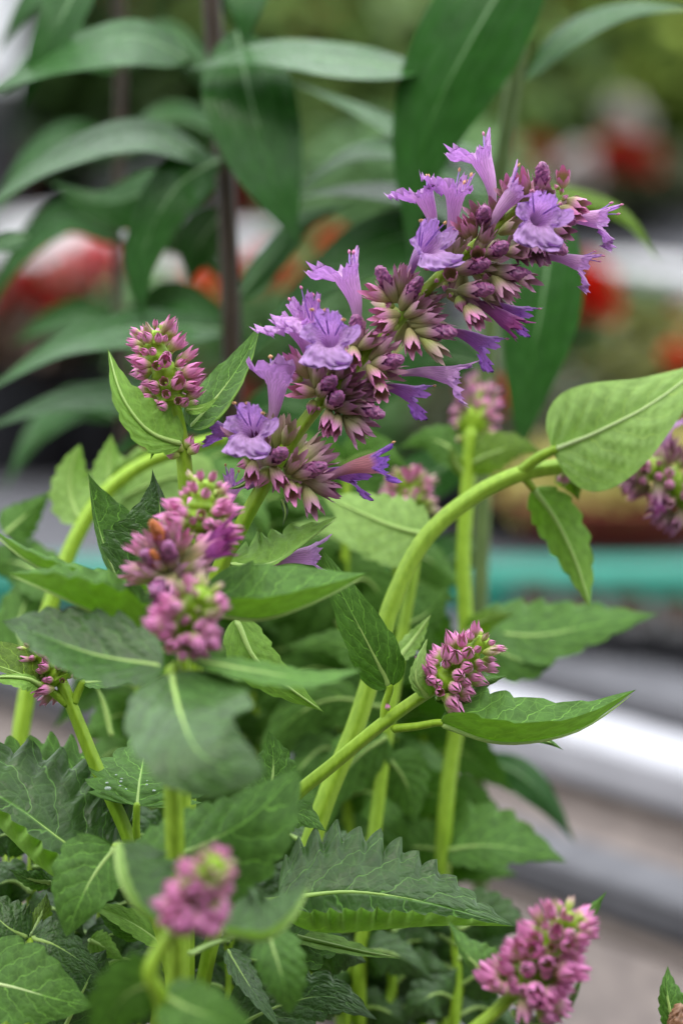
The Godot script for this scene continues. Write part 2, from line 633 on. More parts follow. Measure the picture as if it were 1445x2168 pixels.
# list rows: kind, base x, y, tip x, y [, base depth]
func calyces(owner_: Node3D, rows: Array, d0: float) -> void:
	for q in rows:
		var kind: String = q[0]
		var wilted := kind.begins_with("W")
		var bud := kind == "b"
		var bx: float = q[1]
		var by: float = q[2]
		var tx: float = q[3]
		var ty: float = q[4]
		var v := Vector2(tx - bx, ty - by).length()
		var full := 82.0 if not bud else v * 1.02
		if wilted: full = 100.0
		var dz := -0.0104 * sqrt(maxf(0.0, full * full - v * v)) * 0.85
		var bd: float = d0 + (q[5] if q.size() > 5 else -0.15)
		if q.size() > 6: dz *= q[6]
		var pa := P(bx, by, bd)
		var pb := P(tx, ty, bd + dz)
		var dir := pb - pa
		var L := dir.length()
		var front := Vector3(rng.randf_range(-1, 1), rng.randf_range(-1, 1), rng.randf_range(-1, 1))
		if bud:
			var s := L / 6.5
			put(owner_, "bud", calyx("b"), mats.calyx, pa, dir, front, Vector3(s, s, s) * Vector3(1.15, 1, 1.15))
		elif wilted:
			var s2 := L * 0.72 / 9.0
			var fat := maxf(s2, 0.00082) * 1.12
			var c := put(owner_, "calyx", calyx("c" if rng.randf() < 0.6 else "d"), mats.calyx, pa, dir, front, Vector3(fat, s2, fat))
			var vi := rng.randi() % 3
			local_part(c, "wilted_corolla", lump_mesh("lump%d" % vi, Color(0.10, 0.02, 0.12), Color(0.44, 0.13, 0.31), 5 + vi, 1.62, 7.6), mats.wilt, Transform3D(Basis.IDENTITY, Vector3(0, 5.3, 0)))
		else:
			var s3 := L / 9.0
			var fat2 := maxf(s3, 0.0008)
			put(owner_, "calyx", calyx(kind), mats.calyx, pa, dir, front, Vector3(fat2, s3, fat2))

# rows: base x,y,d, end of the upper lip x,y,d, direction of the lower lip x,y,d, width, corolla kind, stamens out
func blossoms(owner_: Node3D, rows: Array, d0: float) -> void:
	for q in rows:
		var pa := P(q[0], q[1], d0 + q[2])
		var pb := P(q[3], q[4], d0 + q[5])
		var dir := pb - pa
		var lip := P(q[3] + q[6], q[4] + q[7], d0 + q[5] + q[8] * 0.0104) - pb
		var s: float = dir.length() / 13.2
		s = minf(s * 1.06, 0.00106)
		pa = pb - dir.normalized() * 12.6 * s
		var w: float = s * q[9] * 0.96
		var kind: int = q[10]
		var mesh: ArrayMesh
		var lil := Color(0.65, 0.36, 0.72)
		match kind:
			0: mesh = corolla_mesh("cor0", 3, 1.0, 1.0, Color(0.52, 0.30, 0.50), Color(0.74, 0.43, 0.71), lil)
			1: mesh = corolla_mesh("cor1", 8, 0.8, 0.85, Color(0.58, 0.36, 0.56), Color(0.76, 0.46, 0.75), Color(0.67, 0.39, 0.73))
			2: mesh = corolla_mesh("cor2", 14, 1.1, 0.8, Color(0.48, 0.28, 0.50), Color(0.68, 0.42, 0.73), Color(0.61, 0.37, 0.75))
			3: mesh = corolla_mesh("cor3", 21, 0.7, 0.8, Color(0.46, 0.18, 0.38), Color(0.46, 0.19, 0.55), Color(0.40, 0.18, 0.58))
			4: mesh = corolla_mesh("cor4", 29, 0.22, 0.55, Color(0.42, 0.16, 0.32), Color(0.46, 0.12, 0.42), Color(0.40, 0.08, 0.30))
			_: mesh = corolla_mesh("cor5", 33, 0.6, 0.8, Color(0.46, 0.22, 0.34), Color(0.62, 0.27, 0.30), Color(0.36, 0.16, 0.66))
		var b := put(owner_, "blossom", mesh, mats.petal, pa, dir, lip, Vector3(w, s, w))
		var n_out: int = q[11]
		for k in 4:
			var a := [-0.55, 0.5, -0.2, 0.2][k] as float
			if k < n_out:
				var L: float = [8.4, 7.4, 6.2, 5.4][k]
				var m := stamen_mesh("stamen%d" % k, [-0.6, 0.5, -1.1, 0.8][k], L)
				var t := Transform3D(Basis(Vector3(0, 0, 1), -a * 0.5) * Basis(Vector3(1, 0, 0), -0.10 - 0.05 * k), Vector3(a * 1.4, 7.2, -0.9))
				var sn := local_part(b, "stamen", m, null, t)
				sn.set_surface_override_material(0, mats.filament)
				sn.set_surface_override_material(1, mats.anther if (q.size() > 12 and q[12] == 1) else mats.anther_pink)
		if q.size() <= 13:
			var cx := local_part(b, "calyx", calyx("c"), mats.calyx, Transform3D(Basis.IDENTITY, Vector3(0, -6.0, 0)))
			cx.scale = Vector3(0.82 / q[9] * 0.001 / s, 0.85 * 0.001 / s, 0.82 / q[9] * 0.001 / s)

# a dense spike of closed flowers along a line of photo points, foot to tip
func spike(owner_: Node3D, axis: Array, width: float, per_cm: float, kinds: Array, seed_: int, tip_green := 0.25, size := 1.0) -> void:
	var r := RandomNumberGenerator.new()
	r.seed = seed_
	var w := []
	for p in axis:
		w.append(P(p[0], p[1], p[2]))
	w[-1] = (w[-2] as Vector3).lerp(w[-1], 0.80)
	var L := 0.0
	for i in w.size() - 1:
		L += (w[i + 1] as Vector3).distance_to(w[i])
	part(owner_, "spike_axis", tube(w, 0.0036 * width / 0.0075, 0.0016, 10, 0.0, 24, true, 0.25), mats.stem)
	var whorls := int(maxf(5.0, L * 100.0 * per_cm * 1.5))
	for i in whorls:
		var t := (i + 0.3) / whorls
		var c := spline(w, t)
		var dir := (spline(w, minf(t + 0.05, 1.0)) - spline(w, maxf(t - 0.05, 0.0))).normalized()
		var taper := 1.0 - 0.42 * pow(t, 2.5)
		var n := int(lerpf(13.0, 9.0, t))
		var e1 := dir.cross(Vector3(0.2, 0.1, 1.0)).normalized()
		var e2 := dir.cross(e1)
		for k in n:
			var a := TAU * (k + r.randf_range(-0.25, 0.25) + 0.5 * (i % 2)) / n
			var lean := lerpf(0.05, 1.3, t * t) + r.randf_range(-0.25, 0.25)
			var o := (e1 * cos(a) + e2 * sin(a))
			var d := (o + dir * lean).normalized()
			var len_ := width * taper * r.randf_range(0.46, 0.84)
			var small := r.randf() < 0.30
			var kind: String = kinds[r.randi() % kinds.size()]
			if t > 1.0 - tip_green:
				kind = "t" if r.randf() < 0.6 else "s"
			if small:
				kind = "b"
				len_ *= 0.72
			var foot := c + o * 0.0034 * taper * width / 0.0075 + dir * r.randf_range(-0.55, 0.55) * L / whorls
			var s := len_ / (6.5 if kind == "b" else (7.5 if kind == "s" or kind == "t" else 9.0))
			var fat := s * (1.02 if kind != "t" else 0.85) * size
			put(owner_, "bud" if kind == "b" else "calyx", calyx(kind), mats.calyx, foot, d, Vector3(r.randf(), r.randf(), r.randf()), Vector3(fat, s, fat))

func hyssop(x: float, z: float, label: String, n := "flowering_hyssop") -> Node3D:
	return thing(n, Vector3(x, SOIL, -z), label, "flower stem", "hyssop stems")


# ---------------------------------------------------------------- the stem in full flower
func main_stem() -> void:
	var o := hyssop(-0.040, 0.645, "tall arching hyssop stem with open lilac flowers along its whole tip")
	stem(o, [[392, 2150, 0.6], [395, 1800, 0.8], [410, 1450, 0.8], [455, 1230, 0.6], [505, 1125, 0.3], [560, 1025, 0.0], [640, 900, 0.0], [740, 785, 0.0], [850, 670, 0.0], [925, 590, 0.0], [1010, 515, 0.1], [1090, 450, 0.2], [1150, 415, 0.3]], 0.0026, 0.0011)
	# lowest whorl
	calyces(o, [["Wa", 562, 979, 605, 955], ["c", 609, 1003, 638, 960], ["g", 615, 991, 692, 931], ["g", 620, 994, 704, 945, 0.1], ["c", 625, 995, 712, 955], ["Wb", 619, 1008, 690, 985], ["d", 640, 1014, 722, 1047], ["d", 640, 1010, 716, 1030, 0.3], ["c", 646, 1030, 669, 1093], ["b", 625, 1022, 636, 1053], ["p", 609, 1018, 622, 1060], ["p", 575, 984, 601, 1037], ["b", 567, 992, 543, 1035], ["p", 537, 976, 530, 1022], ["b", 533, 978, 499, 988], ["d", 538, 972, 515, 912], ["c", 520, 950, 482, 900], ["d", 557, 970, 555, 918], ["g", 575, 955, 576, 878, 0.3], ["g", 585, 950, 592, 874, 0.1], ["g", 595, 948, 608, 880, 0.3], ["g", 602, 945, 622, 892, 0.0]], 0.0)
	# second whorl
	calyces(o, [["p", 653, 800, 607, 742], ["c", 663, 806, 668, 740], ["c", 669, 820, 682, 760], ["b", 640, 806, 612, 790], ["p", 667, 832, 612, 826], ["Wa", 673, 837, 708, 800], ["Wb", 692, 860, 722, 835], ["b", 663, 846, 655, 880], ["b", 681, 862, 670, 868], ["p", 696, 866, 690, 915], ["p", 716, 876, 702, 925], ["c", 728, 882, 768, 938], ["c", 725, 878, 795, 915], ["d", 705, 865, 770, 860], ["Wc", 735, 850, 812, 880], ["d", 722, 832, 758, 812], ["d", 725, 845, 788, 835], ["d", 712, 800, 740, 772], ["d", 725, 818, 762, 795], ["p", 748, 735, 748, 775], ["b", 745, 748, 722, 748], ["c", 783, 762, 838, 712], ["Wa", 785, 774, 852, 760], ["p", 778, 774, 808, 815], ["p", 800, 810, 810, 845], ["c", 745, 735, 765, 688, 0.3], ["c", 758, 738, 805, 708], ["d", 760, 830, 800, 800, 0.2], ["d", 745, 840, 805, 822, 0.2], ["Wb", 757, 745, 752, 668, 0.0], ["d", 790, 790, 850, 785, 0.4], ["g", 700, 815, 715, 760, 0.2]], 0.0)
	# third whorl
	calyces(o, [["p", 827, 635, 768, 612], ["Wd", 838, 640, 800, 565], ["c", 845, 628, 850, 560], ["c", 842, 630, 862, 566, 0.2], ["Wa", 848, 656, 890, 588], ["c", 857, 670, 905, 640], ["c", 870, 680, 932, 664], ["c", 870, 690, 945, 678], ["g", 860, 668, 925, 648, 0.2], ["Wb", 878, 700, 965, 705], ["g", 890, 712, 942, 760], ["p", 865, 697, 876, 752], ["p", 845, 667, 786, 668], ["p", 840, 673, 796, 700], ["b", 842, 687, 806, 702], ["b", 835, 650, 812, 642], ["c", 870, 660, 920, 622, 0.3], ["g", 880, 650, 935, 630, 0.4], ["b", 832, 660, 806, 655]], 0.0)
	# fourth whorl
	calyces(o, [["Wa", 965, 575, 1035, 555], ["p", 958, 592, 950, 573], ["b", 942, 597, 940, 618], ["b", 958, 620, 948, 630], ["b", 969, 627, 980, 664], ["Wb", 969, 614, 1044, 612], ["c", 1042, 581, 1077, 635], ["c", 1038, 577, 1098, 630], ["Wc", 1034, 571, 1123, 583], ["c", 1080, 575, 1137, 602], ["Wa", 1029, 544, 1071, 517], ["p", 1010, 550, 1011, 533], ["b", 996, 532, 985, 520], ["c", 1015, 523, 1038, 474], ["g", 1056, 494, 1104, 469], ["c", 1067, 535, 1115, 531], ["c", 1125, 502, 1135, 552], ["g", 938, 565, 948, 500], ["g", 955, 550, 982, 498], ["g", 920, 570, 922, 510, 0.3], ["p", 996, 508, 965, 466], ["p", 1004, 502, 990, 458], ["c", 1025, 475, 995, 436], ["Wd", 1022, 478, 1025, 440], ["b", 912, 566, 895, 570], ["p", 984, 648, 1010, 690], ["c", 990, 645, 1023, 688], ["g", 1000, 600, 1060, 640, 0.2], ["d", 1030, 590, 1090, 600, 0.4], ["d", 1010, 610, 1075, 650, 0.5], ["g", 1000, 560, 1060, 575, 0.2], ["b", 1015, 580, 1035, 590], ["b", 930, 590, 918, 598]], 0.0)
	# fifth whorl and the tip
	calyces(o, [["Wa", 1145, 420, 1147, 345], ["p", 1191, 395, 1191, 362], ["b", 1182, 402, 1172, 390], ["b", 1185, 412, 1191, 396], ["b", 1188, 425, 1202, 412], ["p", 1200, 424, 1242, 440], ["p", 1185, 440, 1236, 457], ["c", 1135, 428, 1137, 408], ["c", 1160, 425, 1157, 406], ["p", 1080, 425, 1073, 375], ["p", 1115, 415, 1100, 360], ["Wc", 1140, 490, 1197, 535], ["d", 1166, 482, 1210, 497], ["d", 1133, 507, 1137, 552], ["d", 1120, 500, 1165, 545], ["c", 1090, 430, 1060, 395, 0.2], ["c", 1170, 440, 1225, 430, 0.2], ["d", 1150, 470, 1195, 480, 0.3], ["c", 1100, 440, 1120, 385, 0.2], ["c", 1110, 470, 1160, 500, 0.3], ["Wd", 1165, 450, 1215, 470, 0.2], ["d", 1085, 510, 1110, 552, 0.3], ["c", 1060, 470, 1040, 425, 0.2]], 0.1)
	# flowers turned away, filling each whorl
	var r := RandomNumberGenerator.new()
	r.seed = 5
	for c in [[600, 970, 40], [725, 805, 60], [865, 665, 45], [985, 560, 60], [1110, 460, 55]]:
		for k in 16:
			var a := r.randf() * TAU
			var l := r.randf_range(45, 82)
			var bx: float = c[0] + cos(a) * r.randf() * c[2] * 0.55
			var by: float = c[1] + sin(a) * r.randf() * c[2] * 0.55
			calyces(o, [[["d", "g", "d", "c"][k % 4], bx, by, bx + cos(a) * l * 0.8, by + sin(a) * l * 0.8, 0.35, -1.0]], 0.0)
	blossoms(o, [
		# lowest whorl
		[573, 900, 0.1, 592, 780, 0.2, -30, 60, -60, 1.25, 1, 1, 1],
		[543, 950, 0.1, 528, 893, -1.5, -5, 60, 10, 1.1, 2, 3, 1],
		[525, 930, 0.2, 450, 905, 0.4, 5, 40, -10, 1.1, 3, 0],
		[690, 1012, -0.2, 818, 972, -0.4, 20, 60, -10, 1.0, 5, 1, 1],
		[660, 1005, 0.2, 770, 1005, 0.3, 10, 60, 0, 1.0, 3, 0],
		# second whorl
		[655, 770, 0.0, 618, 668, -0.4, -50, 30, -30, 1.15, 0, 1],
		[668, 735, 0.3, 650, 650, -0.5, -40, 30, -40, 1.1, 0, 3],
		[757, 690, 0.2, 728, 560, 0.2, -60, 20, -20, 1.2, 1, 2],
		[705, 770, 0.0, 695, 698, -1.7, -5, 60, 0, 1.2, 2, 3, 1],
		[820, 790, 0.1, 978, 795, 0.0, 10, 60, -10, 0.9, 1, 0],
		[800, 820, 0.3, 890, 838, 0.5, 0, 60, -10, 1.15, 3, 2, 1],
		[945, 700, 0.3, 1040, 735, 0.4, -10, 60, -10, 1.1, 3, 1],
		# fourth whorl
		[918, 500, 0.2, 893, 395, 0.2, -60, 15, -15, 1.1, 0, 2, 1],
		[945, 515, 0.0, 968, 385, -0.1, -50, 0, -40, 0.95, 0, 4, 1],
		[868, 575, 0.0, 918, 500, -1.0, 20, 50, -10, 1.1, 2, 3, 1],
		[1046, 445, 0.3, 1012, 310, 0.3, -50, 15, -10, 1.05, 1, 1],
		[1030, 497, -0.3, 1102, 385, -0.5, 40, 30, 0, 0.9, 1, 1, 1],
		[1115, 490, 0.0, 1150, 447, -1.5, -10, 60, -5, 1.15, 2, 2],
		[1170, 470, 0.1, 1290, 462, 0.0, 0, 60, -5, 0.95, 0, 3],
		[1145, 545, 0.1, 1250, 560, 0.0, -10, 60, 0, 0.95, 0, 3],
		[995, 640, 0.0, 1098, 692, 0.0, 10, 60, 0, 0.95, 4, 0],
		[1000, 640, 0.3, 1110, 668, 0.4, 0, 60, -5, 0.8, 3, 1],
		# low flowers on the stem, half hidden
		[575, 1195, 0.5, 680, 1170, 0.5, 0, 60, 0, 1.1, 1, 0],
		[478, 1095, 0.4, 500, 1010, 0.4, 30, 10, -20, 1.1, 0, 2, 1]], 0.0)
	leaf(o, [[597, 1056, -0.3], [604, 1085, -0.3], [598, 1118, -0.2]], 7, 6, 0.1, 0.1, {"m": "top", "rib": 0.0003, "quilt": 0.0})
	leaf(o, [[530, 1015, -0.3], [505, 1030, -0.4], [478, 1036, -0.4]], 5, 5, 0.1, 0.1, {"m": "top_mid", "rib": 0.0003, "quilt": 0.0})
	# small bright leaf at the joint below the flowers
	leaf(o, [[488, 1195, 0.2], [570, 1193, -0.1], [640, 1148, -0.2], [713, 1094, 0.1]], 62, 6, 0.9, -0.5, {"teeth": 7.0, "td": 0.3, "m": "low", "ml": "top_mid", "a": 0.7, "quilt": 0.06})
	leaf(o, [[500, 1310, -0.2], [540, 1395, -0.4], [610, 1455, -0.4], [686, 1508, -0.2]], 46, 50, 0.2, 0.1, {"flip": true, "teeth": 6.0, "td": 0.1, "ml": "low", "label": "drooping leaf with its matt lower face turned out"})
	leaf(o, [[560, 1725, 0.0], [575, 1660, 0.1], [578, 1600, 0.2], [568, 1545, 0.3]], 55, 62, 0.3, 0.2, {"teeth": 8.0, "td": 0.16, "m": "top_mid"})
	leaf(o, [[560, 1735, 0.4], [630, 1722, 0.3], [690, 1760, 0.3]], 40, 40, 0.3, -0.2, {"teeth": 6.0, "td": 0.22, "m": "top_mid"})
	# long saw-edged leaf, its lower margin rolled up towards the light
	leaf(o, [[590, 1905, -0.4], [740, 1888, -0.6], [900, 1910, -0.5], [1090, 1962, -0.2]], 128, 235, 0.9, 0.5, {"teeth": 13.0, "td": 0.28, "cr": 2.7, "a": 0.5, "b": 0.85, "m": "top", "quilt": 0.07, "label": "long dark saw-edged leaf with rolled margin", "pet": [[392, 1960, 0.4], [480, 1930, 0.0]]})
	leaf(o, [[600, 1980, -0.1], [690, 2000, -0.3], [770, 2018, -0.3], [846, 2030, -0.1]], 25, 12, 0.4, -0.3, {"flip": true, "teeth": 6.0, "td": 0.2, "m": "top_mid"})
	leaf(o, [[470, 2190, 1.0], [590, 2130, 1.0], [700, 2110, 1.1], [800, 2160, 1.2]], 75, 70, 0.4, -0.2, {"teeth": 9.0, "td": 0.22, "m": "top"})
	leaf(o, [[480, 2010, 0.8], [530, 2090, 0.5], [600, 2190, 0.4]], 30, 22, 0.6, -0.6, {"m": "top"})
	leaf(o, [[560, 1970, -0.8], [640, 2000, -0.2], [740, 1990, 0.6]], 70, 80, 0.5, -0.3, {"teeth": 7.0, "td": 0.3, "m": "top_mid"})

func bud_stem() -> void:
	var o := hyssop(-0.052, 0.655, "straight hyssop stem with a pink bud spike between two boat shaped leaves")
	stem(o, [[375, 2150, 1.2], [385, 1800, 1.2], [394, 1500, 0.9], [396, 1250, 0.5], [396, 1080, 0.2], [388, 960, 0.0], [375, 890, 0.0], [362, 840, 0.0]], 0.0026, 0.0016)
	spike(o, [[366, 860, 0.0], [352, 800, 0.0], [330, 735, 0.0], [316, 690, 0.0]], 0.0075, 3.1, ["s", "b", "p", "s"], 31, 0.2)
	calyces(o, [["b", 388, 955, 365, 935], ["b", 395, 950, 408, 920], ["b", 398, 960, 425, 938], ["b", 380, 965, 345, 955]], 0.0)
	leaf(o, [[384, 942, -0.3], [315, 915, -0.8], [258, 840, -0.9], [228, 738, -0.4]], 34, 66, -0.2, 0.5, {"flip": true, "a": 0.5, "b": 0.9, "cr": 0.5, "m": "top_mid", "ml": "low", "quilt": 0.05, "wave": 0.02, "label": "boat shaped leaf curled in front of the buds"})
	leaf(o, [[402, 905, 0.3], [455, 845, 0.5], [512, 765, 0.5], [554, 681, 0.2]], 46, 66, 0.5, -0.6, {"teeth": 5.0, "td": 0.08, "cr": 1.9, "m": "top_mid", "ml": "low", "a": 0.5, "b": 0.9})
	leaf(o, [[392, 868, -0.2], [430, 862, -0.4], [466, 838, -0.4]], 8, 12, 0.1, -0.1, {"m": "low", "rib": 0.0004, "quilt": 0.0})
	leaf(o, [[335, 930, 0.1], [328, 948, 0.0], [318, 975, 0.1]], 8, 8, 0.1, 0.0, {"m": "low", "rib": 0.0003, "quilt": 0.0})
	# upright pair below
	leaf(o, [[250, 1235, 0.6], [222, 1160, 0.7], [202, 1085, 0.7], [187, 1002, 0.6]], 14, 105, -0.2, 1.0, {"teeth": 7.0, "td": 0.07, "m": "top_mid", "cl": 1.0})
	leaf(o, [[300, 1235, 0.3], [335, 1140, 0.2], [336, 1060, 0.2], [322, 990, 0.3]], 112, 40, 0.0, 0.6, {"teeth": 6.0, "td": 0.14, "m": "top", "b": 1.3})
	# heart shaped leaf with drops of rain
	var h := leaf(o, [[290, 1706, -0.9], [296, 1650, -0.3], [305, 1600, 0.9], [322, 1520, 2.6]], 105, 132, 0.1, 0.1, {"teeth": 7.0, "td": 0.22, "a": 0.4, "b": 0.9, "grid": 1, "m": "top_mid", "quilt": 0.08, "pet": [[380, 1900, 1.0], [310, 1830, 0.2], [290, 1770, -0.6]], "pr": 0.0009, "rib": 0.0005, "pm": "stem", "rm": "rib"})
	var dm := plain("water", Color(0.9, 0.95, 0.95, 0.35), 0.03, 0.6)
	dm.transparency = BaseMaterial3D.TRANSPARENCY_ALPHA
	var g: Array = h.get_meta("grid")
	h.remove_meta("grid")
	for d in [[14, 3, 8], [18, 3, 4], [22, 5, 3], [20, 5, 4], [17, 5, 3], [15, 6, 3], [24, 4, 3], [20, 9, 3], [16, 10, 4], [23, 9, 2]]:
		var sp := SphereMesh.new()
		sp.radius = d[2] * 0.00010
		sp.height = d[2] * 0.00013
		sp.radial_segments = 12
		sp.rings = 6
		var q := local_part(h, "water_drop", sp, dm)
		q.position = g[d[0] * 17 + d[1]]

func left_stem() -> void:
	var o := hyssop(-0.056, 0.64, "short side stem with a pale budding spike above a forked joint")
	stem(o, [[370, 2100, -0.4], [310, 1880, -0.3], [262, 1748, -0.2], [205, 1625, 0.0], [150, 1490, 0.0], [128, 1438, 0.0]], 0.0022, 0.0014)
	spike(o, [[132, 1445, 0.0], [105, 1405, 0.1], [60, 1350, 0.2]], 0.0058, 3.6, ["s", "p", "b"], 77, 0.3)
	leaf(o, [[88, 1450, -0.1], [40, 1425, -0.3], [-40, 1400, -0.2], [-120, 1390, 0.0]], 12, 62, -0.3, 0.4, {"teeth": 5.0, "td": 0.14, "m": "young", "pet": [[148, 1495, 0.0], [115, 1468, 0.0]]})
	leaf(o, [[85, 1452, -0.3], [60, 1440, -0.6], [10, 1435, -0.6], [-60, 1440, -0.5]], 22, 12, -0.3, 0.1, {"flip": true, "m": "young", "ml": "low"})
	leaf(o, [[176, 1445, 0.0], [240, 1440, 0.3], [300, 1430, 0.6]], 15, 15, 0.2, -0.3, {"m": "top_mid", "pet": [[155, 1492, 0.0], [168, 1460, 0.0]]})
	# broad dark leaf, its near margin rolled up, and the one behind it
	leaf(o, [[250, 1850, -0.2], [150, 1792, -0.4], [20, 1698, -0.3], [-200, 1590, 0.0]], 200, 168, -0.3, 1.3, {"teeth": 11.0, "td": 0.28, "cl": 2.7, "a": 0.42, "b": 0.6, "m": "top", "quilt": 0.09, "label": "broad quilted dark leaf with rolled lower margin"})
	leaf(o, [[215, 1690, 1.3], [100, 1650, 1.4], [-30, 1625, 1.4], [-200, 1620, 1.4]], 80, 88, -0.3, 0.6, {"teeth": 10.0, "td": 0.34, "m": "top_mid", "a": 0.45})
	leaf(o, [[245, 1792, -2.6], [200, 1850, -3.0], [165, 1920, -3.2], [140, 1985, -3.0]], 62, 88, -0.1, 0.3, {"teeth": 6.0, "td": 0.08, "m": "top_mid", "a": 0.5, "b": 0.8, "pet": [[300, 1800, -1.5]]})
	leaf(o, [[110, 1870, 0.4], [60, 1860, 0.3], [20, 1840, 0.4]], 20, 22, 0.1, 0.1, {"m": "top_mid"})

func front_stem() -> void:
	var o := hyssop(-0.05, 0.61, "hyssop stem with a pink spike above wilting orange tinged flowers")
	stem(o, [[380, 2150, -1.5], [385, 1800, -2.4], [392, 1500, -2.8], [388, 1360, -3.0], [385, 1250, -3.3], [405, 1150, -3.4]], 0.0023, 0.0013)
	spike(o, [[412, 1140, -3.4], [425, 1080, -3.4], [440, 1000, -3.3]], 0.0085, 3.0, ["s", "b", "s"], 13, 0.25)
	calyces(o, [["p", 352, 1190, 270, 1140], ["c", 345, 1180, 300, 1130], ["p", 360, 1180, 330, 1120], ["c", 370, 1180, 365, 1110], ["p", 375, 1180, 395, 1120], ["c", 380, 1190, 455, 1150], ["p", 345, 1220, 260, 1220], ["c", 350, 1225, 290, 1200], ["Wa", 365, 1200, 355, 1150], ["p", 370, 1215, 345, 1262], ["Wb", 355, 1205, 300, 1170], ["p", 385, 1200, 470, 1135], ["c", 390, 1210, 450, 1190], ["Wc", 350, 1225, 325, 1255], ["p", 335, 1215, 250, 1205]], -3.9)
	blossoms(o, [[385, 1205, -0.1, 480, 1150, -0.3, 20, 50, -10, 1.1, 4, 0], [395, 1190, 0.1, 490, 1120, 0.0, 20, 40, 0, 1.0, 4, 0], [350, 1225, -0.2, 335, 1265, -0.6, 0, 50, 0, 1.3, 4, 0]], -3.9)
	var wm := tinted("wilt_orange", 0.6, Color(0.3, 0.12, 0.04))
	for q in [[345, 1145, 322, 1105], [335, 1200, 322, 1168]]:
		var pa := P(q[0], q[1], -4.3)
		var pb := P(q[2], q[3], -4.7)
		var L := pa.distance_to(pb)
		put(o, "wilted_flower", lump_mesh("lump_o", Color(0.42, 0.12, 0.03), Color(0.66, 0.24, 0.10), 17, 2.0, 6.0), wm, pa, pb - pa, Vector3.UP, Vector3(0.62, 1.1, 0.62) * (L / 6.0))
	# leaf pair under the flowers
	leaf(o, [[415, 1290, -3.4], [550, 1308, -4.1], [680, 1265, -3.9], [778, 1212, -3.3]], 118, -42, 0.9, -0.9, {"m": "top_mid", "ml": "low", "a": 0.55, "b": 0.9, "teeth": 6.0, "td": 0.05})
	leaf(o, [[340, 1345, -3.9], [215, 1300, -4.5], [100, 1248, -4.5], [18, 1212, -3.9]], -62, 90, -0.9, 0.8, {"m": "top_mid", "ml": "low", "a": 0.5, "b": 0.9})
	leaf(o, [[320, 1250, -2.7], [170, 1232, -3.3], [60, 1185, -3.3], [-25, 1115, -2.7]], -24, 34, -0.6, 0.5, {"m": "top_mid", "ml": "low", "a": 0.6, "b": 0.8})

func near_stem() -> void:
	var o := hyssop(-0.047, 0.59, "soft pink spike with a yellow green tip on a stem with broad drooping leaves")
	stem(o, [[372, 2160, -4.7], [372, 1900, -5.7], [368, 1700, -6.2], [362, 1540, -6.5], [370, 1400, -6.5]], 0.0026, 0.0018)
	spike(o, [[385, 1360, -6.5], [408, 1300, -6.8], [440, 1235, -7.3]], 0.0074, 3.6, ["b", "b", "s"], 44, 0.3)
	leaf(o, [[345, 1410, -5.5], [200, 1385, -5.2], [80, 1342, -4.7], [5, 1315, -4.2]], 58, 92, -0.9, 0.4, {"m": "top", "a": 0.5, "b": 0.85, "wave": 0.1, "rm": "rib"})
	leaf(o, [[362, 1425, -6.8], [385, 1520, -8.6], [430, 1600, -9.4], [560, 1640, -9.4]], 150, 120, 0.6, -0.2, {"m": "top", "ml": "low", "a": 0.5, "b": 0.6, "wave": 0.15, "teeth": 6.0, "td": 0.07})
	leaf(o, [[400, 1395, -6.5], [540, 1420, -7.0], [660, 1436, -7.0], [765, 1418, -6.5]], 22, 24, 0.6, -0.6, {"m": "top_mid", "a": 0.6, "b": 0.7})
	# broad grey green leaf lower down
	leaf(o, [[280, 1850, -4.2], [400, 1800, -5.2], [520, 1738, -5.5], [632, 1632, -4.9]], 82, 150, 0.7, -0.2, {"teeth": 9.0, "td": 0.1, "m": "top_mid", "a": 0.45, "b": 0.6, "quilt": 0.07})

func low_stem() -> void:
	var o := hyssop(-0.04, 0.56, "stubby blurred pink spike on a bent stem over a pair of rounded leaves")
	stem(o, [[345, 2130, -10.3], [318, 2060, -10.6], [340, 2010, -10.6], [378, 1960, -10.6]], 0.0020, 0.0014)
	spike(o, [[395, 1950, -10.6], [425, 1880, -10.8], [470, 1805, -11.5]], 0.0064, 3.6, ["b", "b", "s"], 91, 0.28, 1.1)
	leaf(o, [[335, 2085, -10.3], [285, 2095, -10.3], [240, 2140, -10.1], [225, 2230, -9.6]], 66, 72, 0.2, -0.2, {"m": "top_mid", "a": 0.45, "b": 0.6})
	leaf(o, [[345, 2105, -10.3], [400, 2135, -10.8], [470, 2160, -10.8], [540, 2210, -10.3]], 62, 70, 0.2, -0.2, {"m": "top_mid", "a": 0.45, "b": 0.6})
	# curled leaves either side of the spike
	leaf(o, [[250, 1782, -7.2], [258, 1860, -7.9], [300, 1930, -8.2], [380, 1968, -7.9]], 120, -16, 0.8, -0.5, {"m": "top", "ml": "low_pale", "a": 0.5, "b": 0.7})
	leaf(o, [[470, 1968, -8.2], [560, 1985, -8.4], [615, 1945, -8.2], [655, 1872, -7.4]], 105, -14, 0.9, -0.5, {"m": "top", "ml": "low_pale", "a": 0.5, "b": 0.7})
	leaf(o, [[560, 1950, -5.5], [585, 2030, -6.0], [604, 2095, -6.0], [612, 2148, -5.5]], 58, 46, 0.3, -0.2, {"m": "top_mid", "b": 0.7})
	leaf(o, [[400, 2020, -4.8], [440, 2000, -4.3], [490, 1985, -3.8], [560, 1960, -3.6]], 8, 8, 0.1, 0.0, {"m": "young", "quilt": 0.0})

